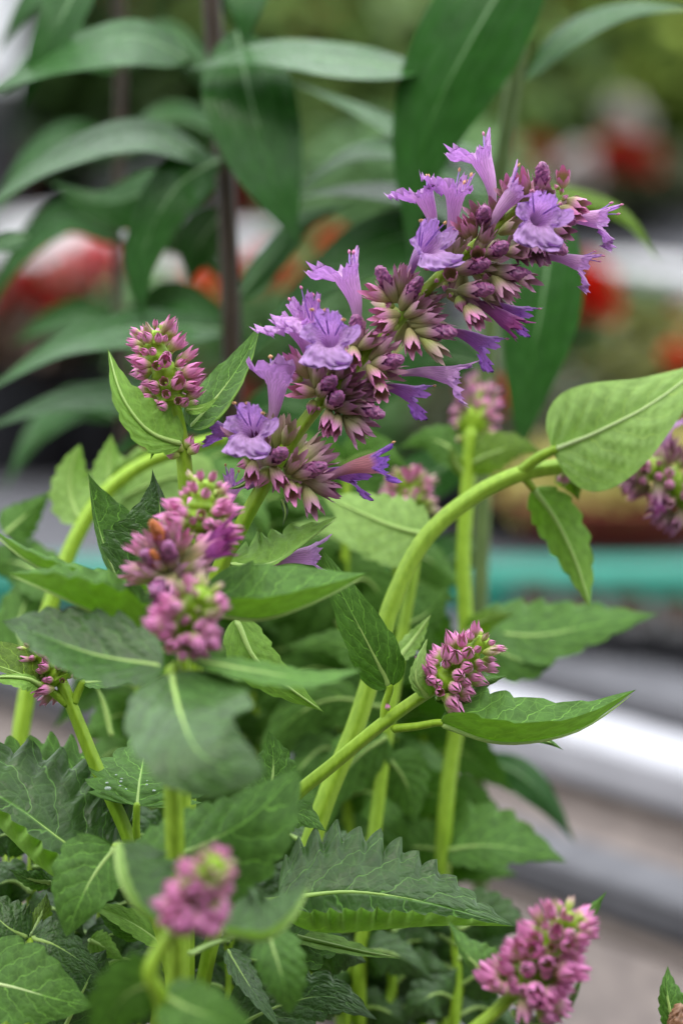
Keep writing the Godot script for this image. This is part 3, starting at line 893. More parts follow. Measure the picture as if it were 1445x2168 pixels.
func corner_leaves() -> void:
	var o := hyssop(-0.095, 0.63, "leafy hyssop shoot without flowers, spreading pale veined pointed leaves", "hyssop_shoot")
	stem(o, [[20, 2180, -0.6], [60, 2050, -0.8], [66, 1985, -0.8]], 0.0020, 0.0012)
	leaf(o, [[-70, 2070, -1.6], [30, 2090, -2.2], [120, 2115, -2.4], [198, 2132, -2.2]], 105, 80, 0.5, -0.2, {"teeth": 6.0, "td": 0.1, "m": "top_mid", "rm": "rib_pale", "a": 0.45, "b": 0.8})
	leaf(o, [[66, 1985, -0.8], [110, 1998, -1.0], [165, 2030, -0.8], [222, 2070, -0.5]], 52, 58, 0.3, -0.2, {"teeth": 8.0, "td": 0.16, "m": "top"})
	leaf(o, [[60, 1985, -0.8], [20, 1965, -1.0], [-30, 1920, -0.8], [-70, 1880, -0.6]], 40, 62, -0.2, 0.3, {"teeth": 8.0, "td": 0.16, "m": "top"})
	leaf(o, [[130, 2190, 0.2], [170, 2110, 0.0], [200, 2050, 0.2], [225, 2010, 0.4]], 75, 80, 0.2, 0.2, {"teeth": 9.0, "td": 0.2, "m": "top"})
	leaf(o, [[66, 1985, -0.6], [90, 1930, -0.3], [100, 1890, 0.0]], 20, 26, 0.1, 0.1, {"m": "young"})
	leaf(o, [[300, 1985, 0.4], [240, 1945, 0.2], [200, 1905, 0.4]], 26, 40, 0.0, 0.3, {"teeth": 5.0, "td": 0.1, "m": "top_mid"})
	leaf(o, [[190, 1990, 1.5], [220, 2005, 1.6], [265, 2035, 1.7]], 30, 30, 0.2, 0.0, {"m": "low"})
	leaf(o, [[345, 2000, 0.6], [290, 1960, 0.2], [230, 1930, 0.1], [180, 1915, 0.2]], 24, 30, -0.4, 0.2, {"teeth": 6.0, "td": 0.12, "m": "low", "ml": "top_mid"})

func right_stem() -> void:
	var o := hyssop(-0.03, 0.66, "slanting hyssop side stem with a pink spike beside a long folded leaf")
	stem(o, [[420, 2150, 1.0], [500, 1850, 0.8], [606, 1702, 0.4], [700, 1622, 0.3], [812, 1530, 0.2], [890, 1475, 0.2], [925, 1455, 0.3]], 0.0022, 0.0015)
	spike(o, [[915, 1462, 0.2], [955, 1425, 0.2], [990, 1388, 0.2], [1045, 1340, 0.2]], 0.0076, 3.1, ["b", "b", "s"], 57, 0.3)
	calyces(o, [["b", 822, 1505, 818, 1488]], 0.1)
	leaf(o, [[825, 1456, 0.1], [785, 1375, -0.2], [728, 1265, -0.2], [677, 1158, 0.2]], 48, 56, 0.3, -0.2, {"teeth": 5.0, "td": 0.06, "m": "top_mid", "a": 0.4, "b": 0.75, "pet": [[812, 1532, 0.2], [814, 1495, 0.2]]})
	leaf(o, [[930, 1530, -0.2], [1060, 1570, -0.7], [1220, 1545, -0.5], [1346, 1460, 0.0]], 105, -44, 1.0, -0.8, {"teeth": 5.0, "td": 0.1, "m": "top_mid", "ml": "low", "a": 0.42, "b": 0.8, "pet": [[826, 1543, 0.2], [880, 1538, 0.0]], "label": "long folded leaf with an upturned tip"})
	leaf(o, [[1120, 1560, 1.0], [1160, 1570, 1.1], [1192, 1588, 1.1]], 8, 8, 0.1, 0.0, {"m": "top_mid", "quilt": 0.0, "rib": 0.0004})
	leaf(o, [[905, 1478, 0.0], [880, 1440, -0.4], [885, 1400, -0.4], [905, 1350, -0.1]], 14, 30, 0.0, 0.3, {"m": "low_pale", "ml": "top_mid"})
	leaf(o, [[920, 1480, 0.6], [1000, 1450, 1.0], [1075, 1430, 1.0]], 22, 24, 0.3, 0.0, {"m": "top_mid"})
	leaf(o, [[840, 1395, 2.4], [880, 1345, 2.6], [912, 1300, 2.6]], 18, 22, 0.0, 0.1, {"flip": true, "m": "top_mid", "ml": "low_pale"})
	leaf(o, [[800, 1400, 3.0], [850, 1380, 3.0], [895, 1320, 3.0]], 24, 20, 0.1, 0.0, {"m": "young"})

func bottom_right_stem() -> void:
	var o := hyssop(0.025, 0.60, "fat purple pink spike on a short pale stem, leaf tip behind it")
	stem(o, [[960, 2240, -4.7], [1050, 2140, -4.7], [1100, 2090, -4.7], [1120, 2060, -4.7]], 0.0021, 0.0014)
	spike(o, [[1100, 2110, -4.7], [1135, 2050, -4.7], [1170, 1995, -4.8], [1225, 1915, -5.1]], 0.0090, 3.2, ["s", "s", "b", "p"], 23, 0.16, 1.05)
	calyces(o, [["p", 1110, 2090, 1110, 2170], ["p", 1120, 2080, 1170, 2130], ["b", 1085, 2100, 1045, 2085], ["b", 1090, 2110, 1075, 2080]], -4.9)
	leaf(o, [[1062, 2100, -4.2], [1015, 2050, -4.4], [980, 2010, -4.4], [947, 1948, -4.2]], 18, 52, 0.0, 0.5, {"m": "top_mid", "ml": "low", "a": 0.6})
	leaf(o, [[1090, 2130, -3.9], [1180, 2010, -3.4], [1240, 1940, -3.1], [1284, 1886, -2.9]], 26, 34, 0.2, 0.2, {"m": "top_mid"})
	leaf(o, [[1080, 2140, -4.2], [1130, 2170, -4.4], [1200, 2130, -4.2], [1240, 2040, -3.9]], 20, 16, 0.3, 0.0, {"m": "top_mid"})

func corner_shoot() -> void:
	var o := hyssop(0.07, 0.665, "single narrow green leaf with a browned edge by the boards", "hyssop_shoot")
	stem(o, [[1450, 2240, 1.5], [1432, 2190, 1.5]], 0.0014, 0.0010)
	leaf(o, [[1432, 2195, 1.5], [1418, 2140, 1.3], [1410, 2090, 1.3], [1412, 2044, 1.5]], 24, 42, 0.1, 0.3, {"m": "top_mid"})
	put(o, "dry_flower", lump_mesh("lump_brown", Color(0.12, 0.05, 0.02), Color(0.30, 0.14, 0.07), 41, 1.6, 6.0), mats.wilt, P(1425, 2190, 1.0), P(1436, 2140, 1.0) - P(1425, 2190, 1.0), Vector3.RIGHT, Vector3.ONE * 0.0012)

func curved_stem() -> void:
	var o := hyssop(-0.005, 0.69, "thick bowed light green stem ending in a large pale hanging leaf")
	stem(o, [[600, 2100, 2.4], [640, 1850, 2.6], [690, 1690, 2.8], [750, 1545, 3.0], [795, 1400, 3.2], [830, 1275, 3.4], [900, 1140, 3.8], [1000, 1052, 4.2], [1100, 1003, 4.6], [1195, 985, 5.0]], 0.0031, 0.0019)
	leaf(o, [[1168, 955, 4.3], [1265, 915, 3.9], [1370, 860, 3.9], [1500, 765, 4.6]], 108, 120, 0.3, -0.3, {"flip": true, "m": "top_mid", "ml": "low_pale", "a": 0.45, "b": 0.8, "teeth": 0.0, "wave": 0.02, "rm": "rib_pale", "quilt": 0.16, "pet": [[1100, 1000, 4.6], [1135, 972, 4.4]], "pr": 0.0013, "label": "large pale leaf seen from below"})
	leaf(o, [[1128, 1035, 5.0], [1175, 1100, 5.2], [1220, 1195, 5.2], [1248, 1285, 5.0]], 52, 44, 0.3, 0.2, {"flip": true, "m": "top_mid", "ml": "low", "a": 0.6, "b": 0.8, "pet": [[1105, 1006, 4.6], [1118, 1022, 4.8]]})
	leaf(o, [[1190, 990, 5.2], [1210, 1020, 5.4], [1225, 1060, 5.4]], 28, 30, 0.1, 0.1, {"m": "young"})
	spike(o, [[1195, 985, 5.0], [1235, 1000, 5.4], [1262, 1030, 5.8]], 0.004, 2.2, ["b", "s"], 66, 0.5)

func pale_left_stem() -> void:
	var o := hyssop(-0.118, 0.73, "stout pale stem arching over among upright pale leaves")
	stem(o, [[20, 2150, 6.6], [28, 1800, 7.0], [46, 1540, 7.2], [78, 1380, 7.4], [118, 1250, 7.6], [160, 1140, 7.8], [222, 1045, 8.0], [300, 985, 8.2], [390, 950, 8.4], [480, 925, 8.6]], 0.0029, 0.0017)
	leaf(o, [[172, 1105, 8.2], [150, 1050, 8.4], [152, 995, 8.4], [170, 940, 8.2]], 44, 52, 0.1, 0.2, {"flip": true, "ml": "low_pale", "m": "top_mid", "a": 0.4, "b": 0.7})
	leaf(o, [[235, 1080, 8.4], [230, 1010, 8.6], [233, 960, 8.6], [236, 918, 8.4]], 36, 34, 0.1, 0.2, {"flip": true, "ml": "low_pale", "m": "top_mid"})
	leaf(o, [[225, 1075, 8.8], [310, 1030, 9.0], [390, 1010, 9.0], [470, 1040, 9.0]], 78, 90, 0.3, -0.3, {"flip": true, "ml": "low_pale", "m": "young", "a": 0.4, "b": 0.5})
	leaf(o, [[235, 1030, 8.5], [270, 990, 8.3], [330, 955, 8.3], [420, 930, 8.5]], 18, 26, 0.1, 0.0, {"m": "young"})
	leaf(o, [[70, 1420, 9.0], [40, 1330, 9.4], [60, 1240, 9.8], [20, 1150, 10.0]], 56, 60, 0.2, 0.2, {"m": "top_mid"})
	leaf(o, [[120, 1260, 8.6], [60, 1200, 9.6], [0, 1190, 10.2], [-90, 1240, 10.6]], 52, 56, 0.2, 0.2, {"m": "top_mid"})
	leaf(o, [[10, 1130, 9.4], [50, 1095, 9.6], [110, 1040, 9.6]], 40, 45, 0.2, 0.1, {"m": "top_mid"})
	leaf(o, [[240, 1260, 7.0], [200, 1330, 7.2], [190, 1420, 7.4]], 40, 46, 0.1, 0.1, {"m": "top_mid"})
	leaf(o, [[236, 1560, 5.0], [220, 1490, 5.0], [195, 1435, 5.0]], 7, 7, 0.1, 0.1, {"m": "low_pale", "quilt": 0.0})

func back_stems() -> void:
	var o := hyssop(0.035, 0.745, "straight bright green stem with drooping leaf pairs standing behind the bowed stem")
	stem(o, [[938, 2190, 9.0], [940, 2000, 9.0], [936, 1850, 9.0], [948, 1660, 9.2], [972, 1500, 9.4], [985, 1350, 9.6], [980, 1180, 9.8], [990, 1020, 10.0], [998, 900, 10.0]], 0.0027, 0.0019)
	spike(o, [[998, 905, 10.0], [1008, 865, 11.0], [1014, 815, 12.0]], 0.0070, 2.2, ["d", "d", "p"], 71, 0.05)
	var w := {"m": "top_mid", "ml": "low", "wave": 0.1}
	leaf(o, [[995, 1330, 9.6], [1130, 1345, 9.8], [1270, 1320, 10.0], [1395, 1300, 10.2]], 72, 62, 0.9, -0.5, w)
	leaf(o, [[990, 1330, 9.4], [1060, 1380, 9.2], [1130, 1400, 9.4], [1200, 1360, 9.8]], 40, 60, 0.5, -0.2, {"m": "top_mid"})
	leaf(o, [[985, 1340, 9.4], [1030, 1310, 9.0], [1090, 1300, 9.0]], 22, 30, 0.2, 0.0, {"m": "young"})
	leaf(o, [[935, 1800, 9.0], [1020, 1790, 8.6], [1110, 1800, 8.8], [1200, 1825, 9.2]], 90, 46, 0.8, -0.3, {"m": "top_mid", "ml": "low"})
	leaf(o, [[935, 1800, 9.0], [900, 1795, 9.4], [850, 1790, 9.6], [780, 1760, 9.8]], 50, 60, 0.3, 0.2, {"m": "top_mid"})
	leaf(o, [[938, 2040, 9.0], [860, 2005, 9.0], [790, 1985, 9.0], [700, 1975, 9.2]], 44, 30, -0.2, 0.2, {"m": "top_mid"})
	leaf(o, [[985, 985, 10.0], [1040, 960, 9.6], [1090, 945, 9.6], [1150, 960, 9.8]], 46, 40, 0.2, 0.0, {"m": "young"})
	leaf(o, [[985, 985, 10.0], [940, 940, 10.2], [900, 930, 10.4], [840, 950, 10.6]], 40, 40, 0.1, 0.1, {"m": "top_mid"})
	leaf(o, [[985, 1010, 10.0], [960, 970, 9.8], [955, 940, 9.8]], 14, 14, 0.1, 0.1, {"m": "young"})
	var b := hyssop(0.02, 0.725, "short hyssop stem with a muted pink spike above one broad pale leaf")
	stem(b, [[760, 2150, 7.0], [800, 1700, 7.2], [850, 1350, 7.6], [880, 1150, 8.0], [872, 1070, 8.2]], 0.0022, 0.0014)
	spike(b, [[872, 1078, 8.4], [862, 1035, 8.6], [848, 990, 8.8]], 0.0072, 2.6, ["s", "p", "g"], 88, 0.3)
	leaf(b, [[905, 1135, 6.2], [830, 1115, 6.2], [760, 1085, 6.4], [685, 1050, 6.8]], 78, 66, -0.2, 0.3, {"flip": true, "ml": "low_pale", "m": "top_mid", "a": 0.4, "b": 0.7})
	leaf(b, [[880, 1180, 7.6], [800, 1150, 7.8], [720, 1120, 8.0], [610, 1110, 8.2]], 40, 44, -0.2, 0.2, {"m": "low_pale"})
	leaf(b, [[820, 1560, 7.0], [760, 1600, 7.0], [700, 1680, 7.0], [680, 1800, 7.0]], 60, 60, 0.2, 0.2, {"m": "top_mid"})
	leaf(b, [[820, 1600, 7.4], [860, 1660, 7.6], [880, 1750, 7.8]], 60, 70, 0.2, 0.2, {"m": "top_mid"})
	leaf(b, [[830, 1420, 8.0], [770, 1380, 8.2], [700, 1360, 8.4], [600, 1370, 8.4]], 46, 46, 0.0, 0.2, {"m": "top_mid"})
	leaf(b, [[840, 1330, 8.4], [900, 1300, 8.6], [950, 1240, 8.8]], 50, 50, 0.2, 0.2, {"m": "top_mid"})
	leaf(b, [[820, 1500, 8.4], [700, 1480, 8.6], [600, 1540, 8.8], [540, 1640, 8.8]], 60, 60, 0.2, 0.2, {"m": "top_mid"})
	var c := hyssop(0.09, 0.73, "drooping dark purple flower spike at the end of a hidden stem")
	stem(c, [[1560, 2150, 7.0], [1580, 1700, 7.0], [1570, 1250, 7.0], [1520, 1080, 7.0], [1470, 1060, 7.0]], 0.0024, 0.0016)
	spike(c, [[1475, 1065, 7.0], [1420, 1020, 7.0], [1365, 985, 7.0], [1310, 985, 7.0]], 0.0092, 2.6, ["d", "d", "p"], 15, 0.05)
	blossoms(c, [[1410, 960, -0.4, 1408, 890, -0.4, 20, 20, 0, 1.2, 0, 0], [1395, 1030, -0.4, 1395, 1085, -0.5, 10, 40, 0, 1.0, 4, 0]], 7.0)

func back_foliage() -> void:
	# leafy stems of the same clump, standing behind the flowering ones
	var r := RandomNumberGenerator.new()
	r.seed = 41
	var xs := [430, 540, 640, 730, 830, 900, 300]
	for k in xs.size():
		var x0: float = xs[k]
		var d0 := 10.5 + 1.3 * (k % 3)
		var y1: float = [1000, 930, 1020, 960, 1150, 1480, 1240][k]
		var z := FOCUS + d0 * 0.01
		var o := hyssop((x0 - 722.5) / 1084.0 * HALF * z, z * 0.985 + 0.02, ["leafy flowerless hyssop stem behind the double pink spike", "tall flowerless hyssop stem behind the arching flower stem", "slender flowerless hyssop stem with drooping leaf pairs", "flowerless hyssop stem behind the lilac flower head's foot", "flowerless hyssop stem between the bowed stem and the straight one", "low flowerless hyssop stem behind the slanting side stem", "flowerless hyssop stem rising beside the stout pale stem"][k], "hyssop_shoot")
		stem(o, [[x0 - 6, 2160, d0], [x0 + 8, 1800, d0], [x0 - 4, 1450, d0], [x0 + 6, y1, d0]], 0.0022, 0.0012)
		var n := int((2120.0 - y1) / 88.0)
		for i in n:
			var y := y1 + 30.0 + i * 88.0 + r.randf_range(-18, 18)
			for s in [-1.0, 1.0]:
				var l := r.randf_range(120, 200)
				var d := d0 + r.randf_range(-2.2, 1.2)
				var dr := r.randf_range(-30, 110)
				leaf(o, [[x0, y, d0], [x0 + s * l * 0.35, y - 22 + dr * 0.1, lerpf(d0, d, 0.5)], [x0 + s * l * 0.7, y - 6 + dr * 0.45, d], [x0 + s * l, y + 10 + dr, d]], r.randf_range(36, 62), r.randf_range(36, 62), r.randf_range(-0.4, 0.6), r.randf_range(-0.4, 0.6), {"m": "top_mid", "nt": 34})

func undergrowth() -> void:
	# leafy shoots low in the pot, deep between the stems
	var r := RandomNumberGenerator.new()
	r.seed = 19
	var words := ["dark", "dull", "deep green", "shaded", "broad leaved", "crowded"]
	for k in 8:
		var x0: float = [60, 210, 330, 480, 640, 730, 820, 960][k]
		var o := hyssop([-0.09, -0.075, -0.06, -0.035, -0.015, 0.0, 0.02, 0.035][k], 0.675 if k < 5 else 0.72, "%s leafy hyssop shoot low between the flowering stems" % ["short", "dark", "broad leaved", "crowded", "deep green", "spreading", "sparse", "outermost"][k], "hyssop_shoot")
		var e := 0.0 if k < 5 else 4.0
		stem(o, [[x0, 2180, 3.0 + e], [x0 + 10, 2080, 3.2 + e], [x0 + 5, 2000, 3.4 + e], [x0 + 12, 1760 if k < 5 else 1930, 3.4 + e]], 0.0020, 0.0012)
		for i in 8:
			var y := 2150.0 - i * (52.0 if k < 5 else 30.0)
			var s := 1.0 if i % 2 == 0 else -1.0
			var l := r.randf_range(110, 190)
			var d := 3.0 + r.randf_range(-0.8, 1.4)
			var up := r.randf_range(-60, 50)
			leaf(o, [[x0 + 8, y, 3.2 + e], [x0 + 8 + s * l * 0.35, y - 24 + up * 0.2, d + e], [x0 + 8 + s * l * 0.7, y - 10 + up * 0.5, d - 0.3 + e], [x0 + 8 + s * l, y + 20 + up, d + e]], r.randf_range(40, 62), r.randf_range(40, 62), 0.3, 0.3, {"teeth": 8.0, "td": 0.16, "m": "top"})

# ---------------------------------------------------------------- the tall plants behind
func tall_plants() -> void:
	var a := thing("lance_leaved_plant", Vector3(-0.065, SOIL, -0.82), "tall plant with a dark brown stem and glossy hanging lance leaves", "plant", "tall lance leaved plants")
	stem(a, [[492, 1600, 16.0], [494, 1100, 16.0], [490, 700, 16.0], [478, 400, 16.2], [458, 150, 16.4], [440, -120, 16.6]], 0.0038, 0.0031, "stem_dark", 0.0)
	var q := {"m": "lance", "ml": "lance", "rm": "rib_lance", "a": 0.85, "b": 1.05, "slim": 0.86, "quilt": 0.0, "wave": 0.05, "nt": 36}
	var bl := {"m": "lance", "ml": "lance", "rm": "rib_lance", "a": 0.85, "b": 1.05, "slim": 0.86, "quilt": 0.0, "wave": 0.05, "nt": 36}
	leaf(a, [[210, -120, 15.0], [150, 0, 13.6], [90, 120, 13.0], [48, 238, 13.0]], 52, 56, 0.4, -0.2, q)
	leaf(a, [[400, 128, 15.5], [290, 78, 14.0], [130, 118, 13.0], [-60, 215, 12.6]], 70, 44, -1.2, 0.6, q)
	leaf(a, [[900, 150, 13.0], [730, 128, 13.0], [550, 112, 13.4], [383, 152, 14.0]], 44, 42, -1.3, 1.0, q)
	leaf(a, [[500, 60, 15.4], [528, 200, 14.2], [580, 380, 13.6], [634, 528, 13.6]], 112, 118, 0.2, -0.2, q)
	leaf(a, [[560, -140, 15.0], [530, -60, 14.4], [520, 20, 14.0], [515, 110, 14.0]], 62, 60, 0.3, 0.0, bl)
	leaf(a, [[456, 345, 15.8], [300, 282, 14.4], [110, 340, 13.6], [-80, 480, 13.2]], 44, 38, -1.1, 0.6, q)
	leaf(a, [[468, 335, 15.6], [375, 395, 14.6], [300, 550, 14.2], [303, 695, 14.2]], 62, 66, 0.2, 0.0, bl)
	leaf(a, [[470, 370, 17.0], [330, 400, 18.0], [220, 430, 18.6], [100, 380, 19.0]], 90, 50, 0.0, 0.3, q)
	leaf(a, [[480, 440, 17.4], [420, 520, 18.6], [400, 600, 19.2]], 60, 60, 0.2, 0.2, q)
	leaf(a, [[490, 700, 16.4], [310, 690, 15.0], [140, 725, 14.2], [-60, 850, 13.6]], 50, 42, -1.2, 0.4, bl)
	leaf(a, [[490, 850, 16.4], [330, 838, 15.4], [150, 840, 15.0], [-60, 920, 14.6]], 52, 40, -0.8, 0.4, q)
	leaf(a, [[60, 500, 15.0], [0, 515, 14.8], [-80, 540, 14.8]], 24, 22, -0.3, 0.2, q)
	leaf(a, [[495, 640, 16.4], [560, 560, 16.8], [640, 470, 17.4], [760, 420, 18.0]], 30, 40, 0.2, 0.0, q)
	leaf(a, [[500, 900, 16.4], [600, 860, 16.0], [700, 900, 15.8], [800, 1000, 15.8]], 60, 66, 0.2, 0.0, q)
	leaf(a, [[488, 900, 16.2], [420, 880, 15.6], [330, 900, 15.2], [200, 1000, 15.0]], 50, 50, 0.0, 0.2, q)
	leaf(a, [[494, 1150, 16.0], [620, 1200, 15.4], [720, 1300, 15.0], [800, 1420, 15.0]], 60, 60, 0.2, 0.0, q)
	leaf(a, [[494, 1250, 16.2], [560, 1400, 16.0], [580, 1560, 16.0]], 60, 60, 0.2, 0.0, q)
	leaf(a, [[494, 1300, 16.0], [650, 1380, 15.6], [800, 1420, 15.4], [900, 1560, 15.4]], 50, 60, 0.2, 0.0, bl)
	var b := thing("lance_leaved_plant", Vector3(0.045, SOIL, -0.825), "tall plant with an olive green stem and one very broad ribbed leaf", "plant", "tall lance leaved plants")
	stem(b, [[1010, 1600, 15.6], [1020, 1100, 15.6], [1035, 700, 15.6], [1058, 380, 15.4], [1098, 100, 15.2], [1130, -120, 15.0]], 0.0031, 0.0027, "stem_olive", 0.0)
	leaf(b, [[1160, -170, 13.2], [1010, 60, 12.6], [900, 290, 12.6], [862, 560, 12.8]], 128, 132, 0.3, 0.2, bl)
	leaf(b, [[1110, 170, 14.8], [1200, 75, 14.2], [1320, 22, 13.8], [1500, 20, 13.4]], 30, 34, 0.6, -0.6, bl)
	leaf(b, [[1175, 430, 13.6], [1150, 620, 13.2], [1120, 800, 13.2], [1096, 985, 13.4]], 98, 92, 0.2, 0.2, bl)
	leaf(b, [[1040, 420, 16.2], [920, 330, 16.2], [760, 318, 15.8], [590, 430, 15.4]], 36, 30, -0.8, 0.6, q)
	leaf(b, [[1030, 500, 16.0], [900, 420, 16.0], [760, 400, 16.0], [600, 420, 16.0]], 30, 22, -0.8, 0.5, q)
	leaf(b, [[1040, 330, 16.4], [900, 300, 16.6], [780, 240, 16.8], [610, 170, 17.0]], 28, 26, -0.6, 0.5, q)
	leaf(b, [[1040, 520, 16.4], [850, 500, 16.0], [690, 580, 15.6], [500, 780, 15.2]], 80, 70, -0.5, 0.4, bl)
	leaf(b, [[1060, 400, 15.8], [1200, 415, 15.4], [1320, 460, 15.2], [1398, 560, 15.2]], 22, 20, 0.2, 0.0, {"m": "young", "ml": "low", "a": 0.7, "quilt": 0.0})
	leaf(b, [[1030, 780, 16.0], [940, 760, 16.2], [850, 800, 16.4], [760, 900, 16.6]], 60, 60, 0.0, 0.2, q)
	leaf(b, [[1025, 950, 16.0], [920, 1000, 16.2], [820, 1060, 16.2], [740, 1200, 16.2]], 60, 60, 0.0, 0.2, q)
	leaf(b, [[1020, 1150, 15.8], [930, 1200, 15.8], [850, 1300, 15.8], [820, 1450, 15.8]], 60, 66, 0.0, 0.2, q)
	leaf(b, [[1015, 1450, 15.6], [940, 1520, 15.4], [860, 1600, 15.2], [800, 1750, 15.2]], 56, 60, 0.0, 0.2, q)
	leaf(b, [[1012, 1600, 15.6], [1100, 1640, 15.0], [1160, 1700, 14.8], [1220, 1790, 14.8]], 40, 46, 0.2, 0.0, q)
	var c := thing("lance_leaved_plant", Vector3(-0.11, SOIL, -0.93), "tall lance leaved plant with a slender stem, standing behind its two neighbours", "plant", "tall lance leaved plants")
	stem(c, [[270, 1600, 27.0], [262, 1000, 27.0], [250, 500, 27.0], [255, 100, 27.0], [240, -140, 27.0]], 0.0024, 0.0020, "stem_dark", 0.0)
	var r := RandomNumberGenerator.new()
	r.seed = 63
	for i in 6:
		var y := -40.0 + i * 185.0
		for s in [-1.0, 1.0]:
			var l := r.randf_range(220, 340)
			var d := 27.0 + r.randf_range(-5, 3)
			var up := r.randf_range(20, 80)
			var fall := r.randf_range(10, 200)
			leaf(c, [[256, y, 27.0], [256 + s * l * 0.35, y - up, lerpf(27.0, d, 0.4)], [256 + s * l * 0.7, y - up * 0.6 + fall * 0.3, lerpf(27.0, d, 0.8)], [256 + s * l, y + fall, d]], r.randf_range(36, 52), r.randf_range(36, 52), r.randf_range(-1.2, 0.6), r.randf_range(-0.6, 1.0), q)
	
# ---------------------------------------------------------------- pots, benches, ground
func lathe(prof: Array, c: Vector3, sides := 28) -> ArrayMesh:
	var pts := []
	for p in prof:
		for j in sides + 1:
			var a := TAU * j / sides
			pts.append(c + Vector3(cos(a) * p[0], p[1], sin(a) * p[0]))
	return grid_mesh(pts, [], [], prof.size(), sides + 1, false, true)

func pot(c: Vector3, r: float, h: float, mat: Material, label: String, n := "plant_pot", soil := true, group := "") -> Node3D:
	var o := thing(n, c, label, "pot", group)
	var prof := [[0.001, 0.0], [r * 0.74, 0.0], [r * 0.76, 0.004], [r * 0.96, h * 0.88], [r * 1.05, h * 0.885], [r * 1.06, h], [r * 0.98, h + 0.001], [r * 0.95, h * 0.97], [r * 0.93, h * 0.80]]
	part(o, "pot_wall", lathe(prof, c), mat)
	if soil:
		part(o, "soil", lathe([[r * 0.925, h * 0.84], [r * 0.7, h * 0.87], [r * 0.35, h * 0.86], [0.001, h * 0.88]], c), mats.soil)
	return o

func box(a: Vector3, b: Vector3, up: Vector3, w: float, h: float) -> ArrayMesh:
	# bevelled bar from a to b, w wide and h high, its top face through the line
	var d := (b - a).normalized()
	var s := d.cross(up).normalized()
	var u := s.cross(d)
	var e := minf(w, h) * 0.12
	var prof := [Vector2(-w / 2 + e, 0), Vector2(w / 2 - e, 0), Vector2(w / 2, -e), Vector2(w / 2, -h + e), Vector2(w / 2 - e, -h), Vector2(-w / 2 + e, -h), Vector2(-w / 2, -h + e), Vector2(-w / 2, -e)]
	var st := SurfaceTool.new()
	st.begin(Mesh.PRIMITIVE_TRIANGLES)
	st.set_smooth_group(-1)
	var n := prof.size()
	for i in n:
		var p: Vector2 = prof[i]
		var q: Vector2 = prof[(i + 1) % n]
		var p0 := a + s * p.x + u * p.y
		var p1 := b + s * p.x + u * p.y
		var q0 := a + s * q.x + u * q.y
		var q1 := b + s * q.x + u * q.y
		for v in [p0, p1, q0, q0, p1, q1]:
			st.add_vertex(v)
	for i in range(1, n - 1):
		for v in [prof[0], prof[i], prof[i + 1]]:
			st.add_vertex(a + s * v.x + u * v.y)
		for v in [prof[0], prof[i + 1], prof[i]]:
			st.add_vertex(b + s * v.x + u * v.y)
	st.generate_normals()
	return st.commit()

